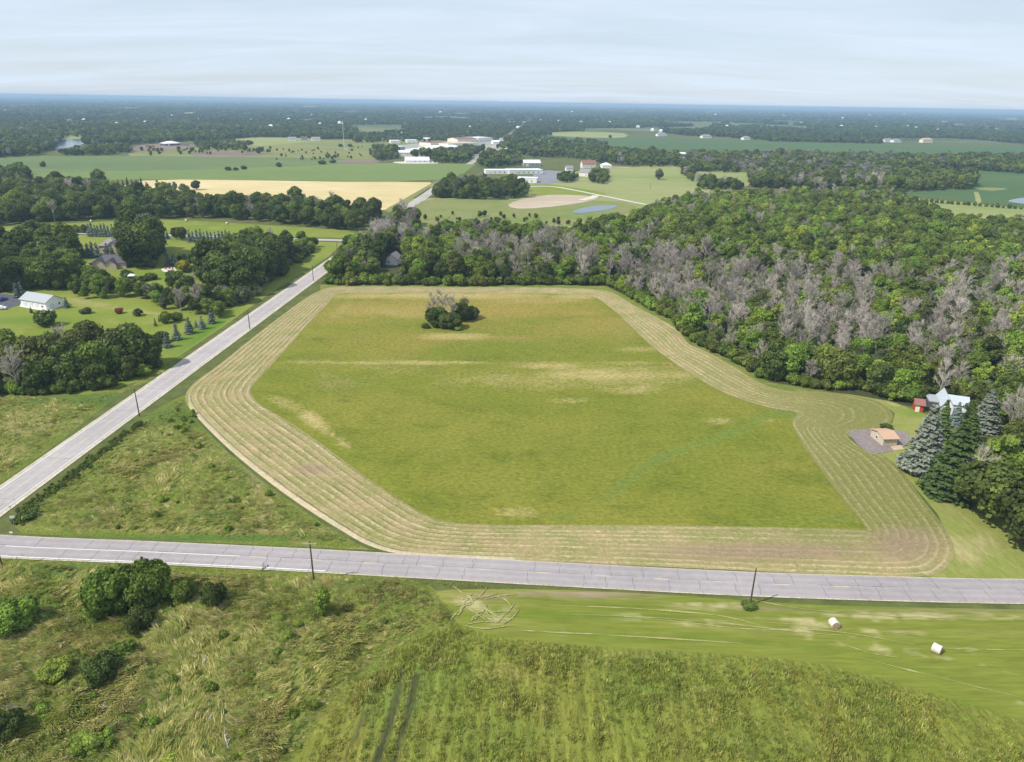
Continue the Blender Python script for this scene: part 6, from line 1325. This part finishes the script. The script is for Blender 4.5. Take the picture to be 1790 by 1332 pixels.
for (x_, y_, lab) in ((590, 446, 'utility pole past the wood corner by the side road'), (1137, 331, 'thin pole beside the gravel track'),): pole(x_, y_, 8.5, lab, 0.4, False)
def sign(x_, y_, H, w_, h_, mat, label, rz=0.0, cat='sign'):
    p = gp(x_, y_); e = empty('road_sign', (p[0], p[1], 0), rz, label, cat)
    m_ = MB(); m_.tube((0, 0, -.1), (0, 0, H), 0.05, 0.05, 6); m_.build('post', M_METAL, e); m_ = MB(); m_.box((0, -0.08, H - h_ / 2), (w_, 0.04, h_)); m_.build('plate', mat, e)
sign(25, 917, 2.3, 0.9, 0.6, M_WHITE, 'white plate sign on a post in the junction corner', 0.3)
sign(19, 892, 1.3, 0.5, 0.4, M_WHITE, 'small white marker near the pale road at the junction', 0.5); sign(21, 936, 1.0, 0.7, 0.3, M_WHITE, 'low white marker at the grey road edge by the junction', 0.0)
def debris(x_, y_, s_, label, seed, cat='fallen branch', mat=None, up=0.5):
    rg = random.Random(seed); p = gp(x_, y_); e = empty('fallen_branch', (p[0], p[1], 0.3), rg.uniform(0, 6.28), label, cat); m_ = MB(); a = Vector((-s_ * .5, 0, 0.1)); b = Vector((s_ * .5, s_ * .1, 0.35 + up * s_ * .4))
    m_.tube(a, b, 0.13, 0.07, 6); m_.build('limb', mat or M_DEADBARK, e); m_ = MB()
    for k in range(7):
        s0_ = a.lerp(b, rg.uniform(.15, 1)); m_.tube(s0_, s0_ + Vector((rg.uniform(-.5, .6), rg.uniform(-.6, .6), rg.uniform(.1, .8) * (1 + up))) * s_ * .55, 0.06, 0.02, 5, False)
    m_.build('side_branches', mat or M_DEADBARK, e)
M_BLEACH = flat_mat('bleached_wood', (0.52, 0.48, 0.43), 0.9, 0.05, 0.2, 2)
for i, (x_, y_, s_, lab) in enumerate([(333, 1072, 2.0, 'bleached white dead branch below the trailing bushes'), (182, 1084, 1.8, 'grey fallen branch under the tall thicket'), (115, 1094, 2.2, 'thin grey branch left of the tall thicket'), (358, 1164, 1.8, 'brown and white fallen branch in mid pasture'),
    (408, 1171, 1.6, 'short white log right of the branch in mid pasture'), (191, 1240, 1.8, 'pale forked branch sticking out of the grass'), (368, 1258, 1.7, 'short pale branch in the lower pasture'), (398, 1302, 2.2, 'twisted pale branch near the bottom of the pasture'), (468, 1106, 1.0, 'small white branch left of the upright bush')]):
    debris(x_, y_, s_, lab, i, mat=M_BLEACH)
debris(40, 1246, 4.2, 'large grey snag with forked limbs at the lower left', 30, 'dead tree', M_DEADBARK, 1.0)
debris(464, 1000, 1.8, 'dark leaning post and branch at the lower edge of the road', 31, 'stump', M_WOOD, 1.2)
# hay bales
def bale_meshes():
    n = 24; r = 0.82; l = 0.72; V = []; prof = [(-l, r * .93), (-l * .96, r), (-l * .5, r * 1.01), (0, r), (l * .5, r * 1.01), (l * .96, r), (l, r * .93)]
    for (y, rr) in prof:
        for i in range(n):
            a = 6.2832 * i / n; w_ = rr * (1 + 0.012 * math.sin(5 * a + y * 3)); V.append((w_ * math.cos(a), y, r * .96 + w_ * math.sin(a)))
    F = [(k * n + i, k * n + (i + 1) % n, (k + 1) * n + (i + 1) % n, (k + 1) * n + i) for k in range(len(prof) - 1) for i in range(n)]
    m1 = bpy.data.meshes.new('bale_wrap'); m1.from_pydata(V, [], [f[::-1] for f in F]); 
    V2 = []; F2 = []
    for sgn in (-1, 1):
        b = len(V2)
        for k, (rr, y) in enumerate(((r * .93, l), (r * .7, l + .02), (r * .45, l), (r * .2, l + .03))):
            for i in range(n): a = 6.2832 * i / n; V2.append((rr * math.cos(a), sgn * y, r * .96 + rr * math.sin(a)))
        V2.append((0, sgn * (l + .01), r * .96)); c = len(V2) - 1
        for k in range(3):
            for i in range(n): q = (b + k * n + i, b + k * n + (i + 1) % n, b + (k + 1) * n + (i + 1) % n, b + (k + 1) * n + i); F2.append(q if sgn > 0 else q[::-1])
        for i in range(n): q = (b + 3 * n + i, b + 3 * n + (i + 1) % n, c); F2.append(q if sgn > 0 else q[::-1])
    m2 = bpy.data.meshes.new('bale_end'); m2.from_pydata(V2, [], F2); return m1, m2
b1, b2 = bale_meshes(); b1.materials.append(flat_mat('pale_net_wrap', (0.60, 0.52, 0.45), 0.7, 0.2, 0.12, 3)); b2.materials.append(flat_mat('hay_end', (0.42, 0.29, 0.20), 0.95, 0.05, 0.3, 4))
for (x_, y_, rz, lab) in ((1457, 1096, 0.10, 'round hay bale nearer the road, end facing the camera'), (1636, 1140, 0.75, 'round hay bale farther right in the mown meadow'),
    (160, 388, 1.2, 'leftmost far hay bale under the dark tree band'), (205, 386, 0.2, 'second far hay bale under the dark tree band'), (326, 387, 1.2, 'third far hay bale, above the spruce row'), (397, 392, 1.4, 'rightmost far hay bale, near the orchard trees')):
    p = gp(x_, y_); e = empty('hay_bale', (p[0], p[1], 0.03), rz, lab, 'hay bale', 'round hay bales'); link('wrap', b1, e); link('ends', b2, e)
# vehicles on the drive at the left edge
def vehicle(x_, y_, rz, paint, label, cat, van=False):
    p = gp(x_, y_); e = empty('parked_' + cat, (p[0], p[1], 0.06), rz, label, cat)
    L_, W_ = (5.4, 1.95) if van else (4.6, 1.8); body = [(-L_/2, .35), (-L_/2, .85), (-L_/2 * .93, 1.0), (-L_ * .30, 1.05), (-L_ * .16, 1.62 if not van else 1.75), (L_ * .18 if not van else L_ * .12, 1.65 if not van else 1.78), (L_ * .33 if not van else L_ * .16, 1.05), (L_/2 * .96, .95), (L_/2, .75), (L_/2, .35)]
    m_ = MB(); n = len(body)
    m_.add([(x, -W_/2 * (0.86 if z > 1.2 else 1), z) for x, z in body] + [(x, W_/2 * (0.86 if z > 1.2 else 1), z) for x, z in body], [tuple(range(n)), tuple(range(2 * n - 1, n - 1, -1))] + [(i, i + n, (i + 1) % n + n, (i + 1) % n) for i in range(n)])
    m_.build('body', paint, e)
    m_ = MB()
    for sg in (-1, 1): m_.add([(-L_*.27, sg*W_*.475, 1.1), (-L_*.155, sg*W_*.437, 1.52), (L_*.14, sg*W_*.437, 1.52), (L_*.26 if not van else L_*.13, sg*W_*.475, 1.1)], [(0, 1, 2, 3) if sg < 0 else (3, 2, 1, 0)])
    m_.add([(-L_*.296, -W_*.4, 1.1), (-L_*.296, W_*.4, 1.1), (-L_*.172, W_*.38, 1.58), (-L_*.172, -W_*.38, 1.58)], [(3, 2, 1, 0)]); m_.v = [(v[0], v[1] * 1.01, v[2]) for v in m_.v]; m_.build('windows', M_GLASS, e)
    for sx_ in (-.31, .31):
        for sy in (-1, 1): m_ = MB(); m_.tube((sx_ * L_, sy * W_ * .40, .34), (sx_ * L_, sy * W_ * .51, .34), .34, .34, 14); w_ = m_.build('wheel', M_BLACK, e); m_ = MB(); m_.tube((sx_ * L_, sy * W_ * .505, .34), (sx_ * L_, sy * W_ * .52, .34), .2, .2, 10); m_.build('rim', M_METAL, w_)
vehicle(3, 526, 1.3, flat_mat('blue_car_paint', (0.05, 0.08, 0.22), 0.3, 0.5, 0.02), 'blue pickup truck on the asphalt drive at the left edge', 'truck', True)
vehicle(1, 541, 0.3, M_WHITE, 'white car below the blue truck at the left edge', 'car')
# party tent and garden furniture by the house
p = gp(231, 489); e = empty('canopy_tent', (p[0], p[1], 0), 0.3, 'small white canopy tent between the dark hedge bushes', 'tent')
m_ = hip_roof(3.2, 3.2, 0.9, 0.1); m_.v = [(v[0], v[1], v[2] + 2.4) for v in m_.v]; m_.build('canopy', M_WHITE, e)
for a_, b_ in ((-1, -1), (1, -1), (1, 1), (-1, 1)): m_ = MB(); m_.tube((a_ * 1.5, b_ * 1.5, 0), (a_ * 1.5, b_ * 1.5, 2.3), .05, .05, 6); m_.build('leg', M_METAL, e)
for k, (x_, y_) in enumerate(((290, 471), (297, 471), (303, 472))):
    p = gp(x_, y_); e = empty('garden_chair', (p[0], p[1], 0.07), 0.5 * k, 'red garden chair on the patio, %s of three' % ['left', 'middle', 'right'][k], 'chair', 'garden chairs on the patio')
    m_ = MB(); m_.box((0, 0, .45), (.9, .9, .08)); m_.build('seat', M_RED, e); m_ = MB(); m_.box((0, .42, .85), (.9, .08, .8)); m_.build('backrest', M_RED, e)
    for a_, b_ in ((-1, -1), (1, -1), (1, 1), (-1, 1)): m_ = MB(); m_.box((a_ * .38, b_ * .38, .2), (.08, .08, .41)); m_.build('leg', M_RED, e)
for k, (x_, lab) in enumerate(((258, 'left red farm wagon in the far farm yard'), (268, 'right red farm wagon in the far farm yard'))):
    p = gp(x_, 257); e = empty('farm_wagon', (p[0], p[1], 0), 0.2, lab, 'wagon'); m_ = MB(); m_.box((0, 0, 2.2), (6, 2.6, 2.0)); m_.build('box', M_RED, e)
    for a_, b_ in ((-1, -1), (1, -1), (1, 1), (-1, 1)): m_ = MB(); m_.tube((a_ * 2, b_ * 1.3, .6), (a_ * 2, b_ * 1.5, .6), .6, .6, 10); m_.build('wheel', M_BLACK, e)

# ------------------------------------------------------------------ haze
m_ = MB(); X_ = 91000; m_.add([(-X_, -X_, -1.2), (X_, -X_, -1.2), (X_, X_, -1.2), (-X_, X_, -1.2), (-X_, -X_, 97), (X_, -X_, 97), (X_, X_, 97), (-X_, X_, 97)], [(0, 3, 2, 1), (4, 5, 6, 7), (0, 1, 5, 4), (1, 2, 6, 5), (2, 3, 7, 6), (3, 0, 4, 7)])
mh = bpy.data.materials.new('air'); mh.use_nodes = True; N = mh.node_tree.nodes; N.clear(); out = N.new('ShaderNodeOutputMaterial'); pv = N.new('ShaderNodeVolumePrincipled')
pv.inputs['Color'].default_value = (0.44, 0.62, 0.86, 1); pv.inputs['Density'].default_value = HAZE_DENSITY; pv.inputs['Anisotropy'].default_value = 0.0
mh.node_tree.links.new(pv.outputs[0], out.inputs['Volume'])
hz = m_.build('haze', mh); tag(hz, 'thin blue summer haze over the whole plain', None, None, 'stuff')
print('objects', len(SC.objects), 'pool', len(POOL), 'broad', nb, 'dead', nd, 'shrubs', ns_)
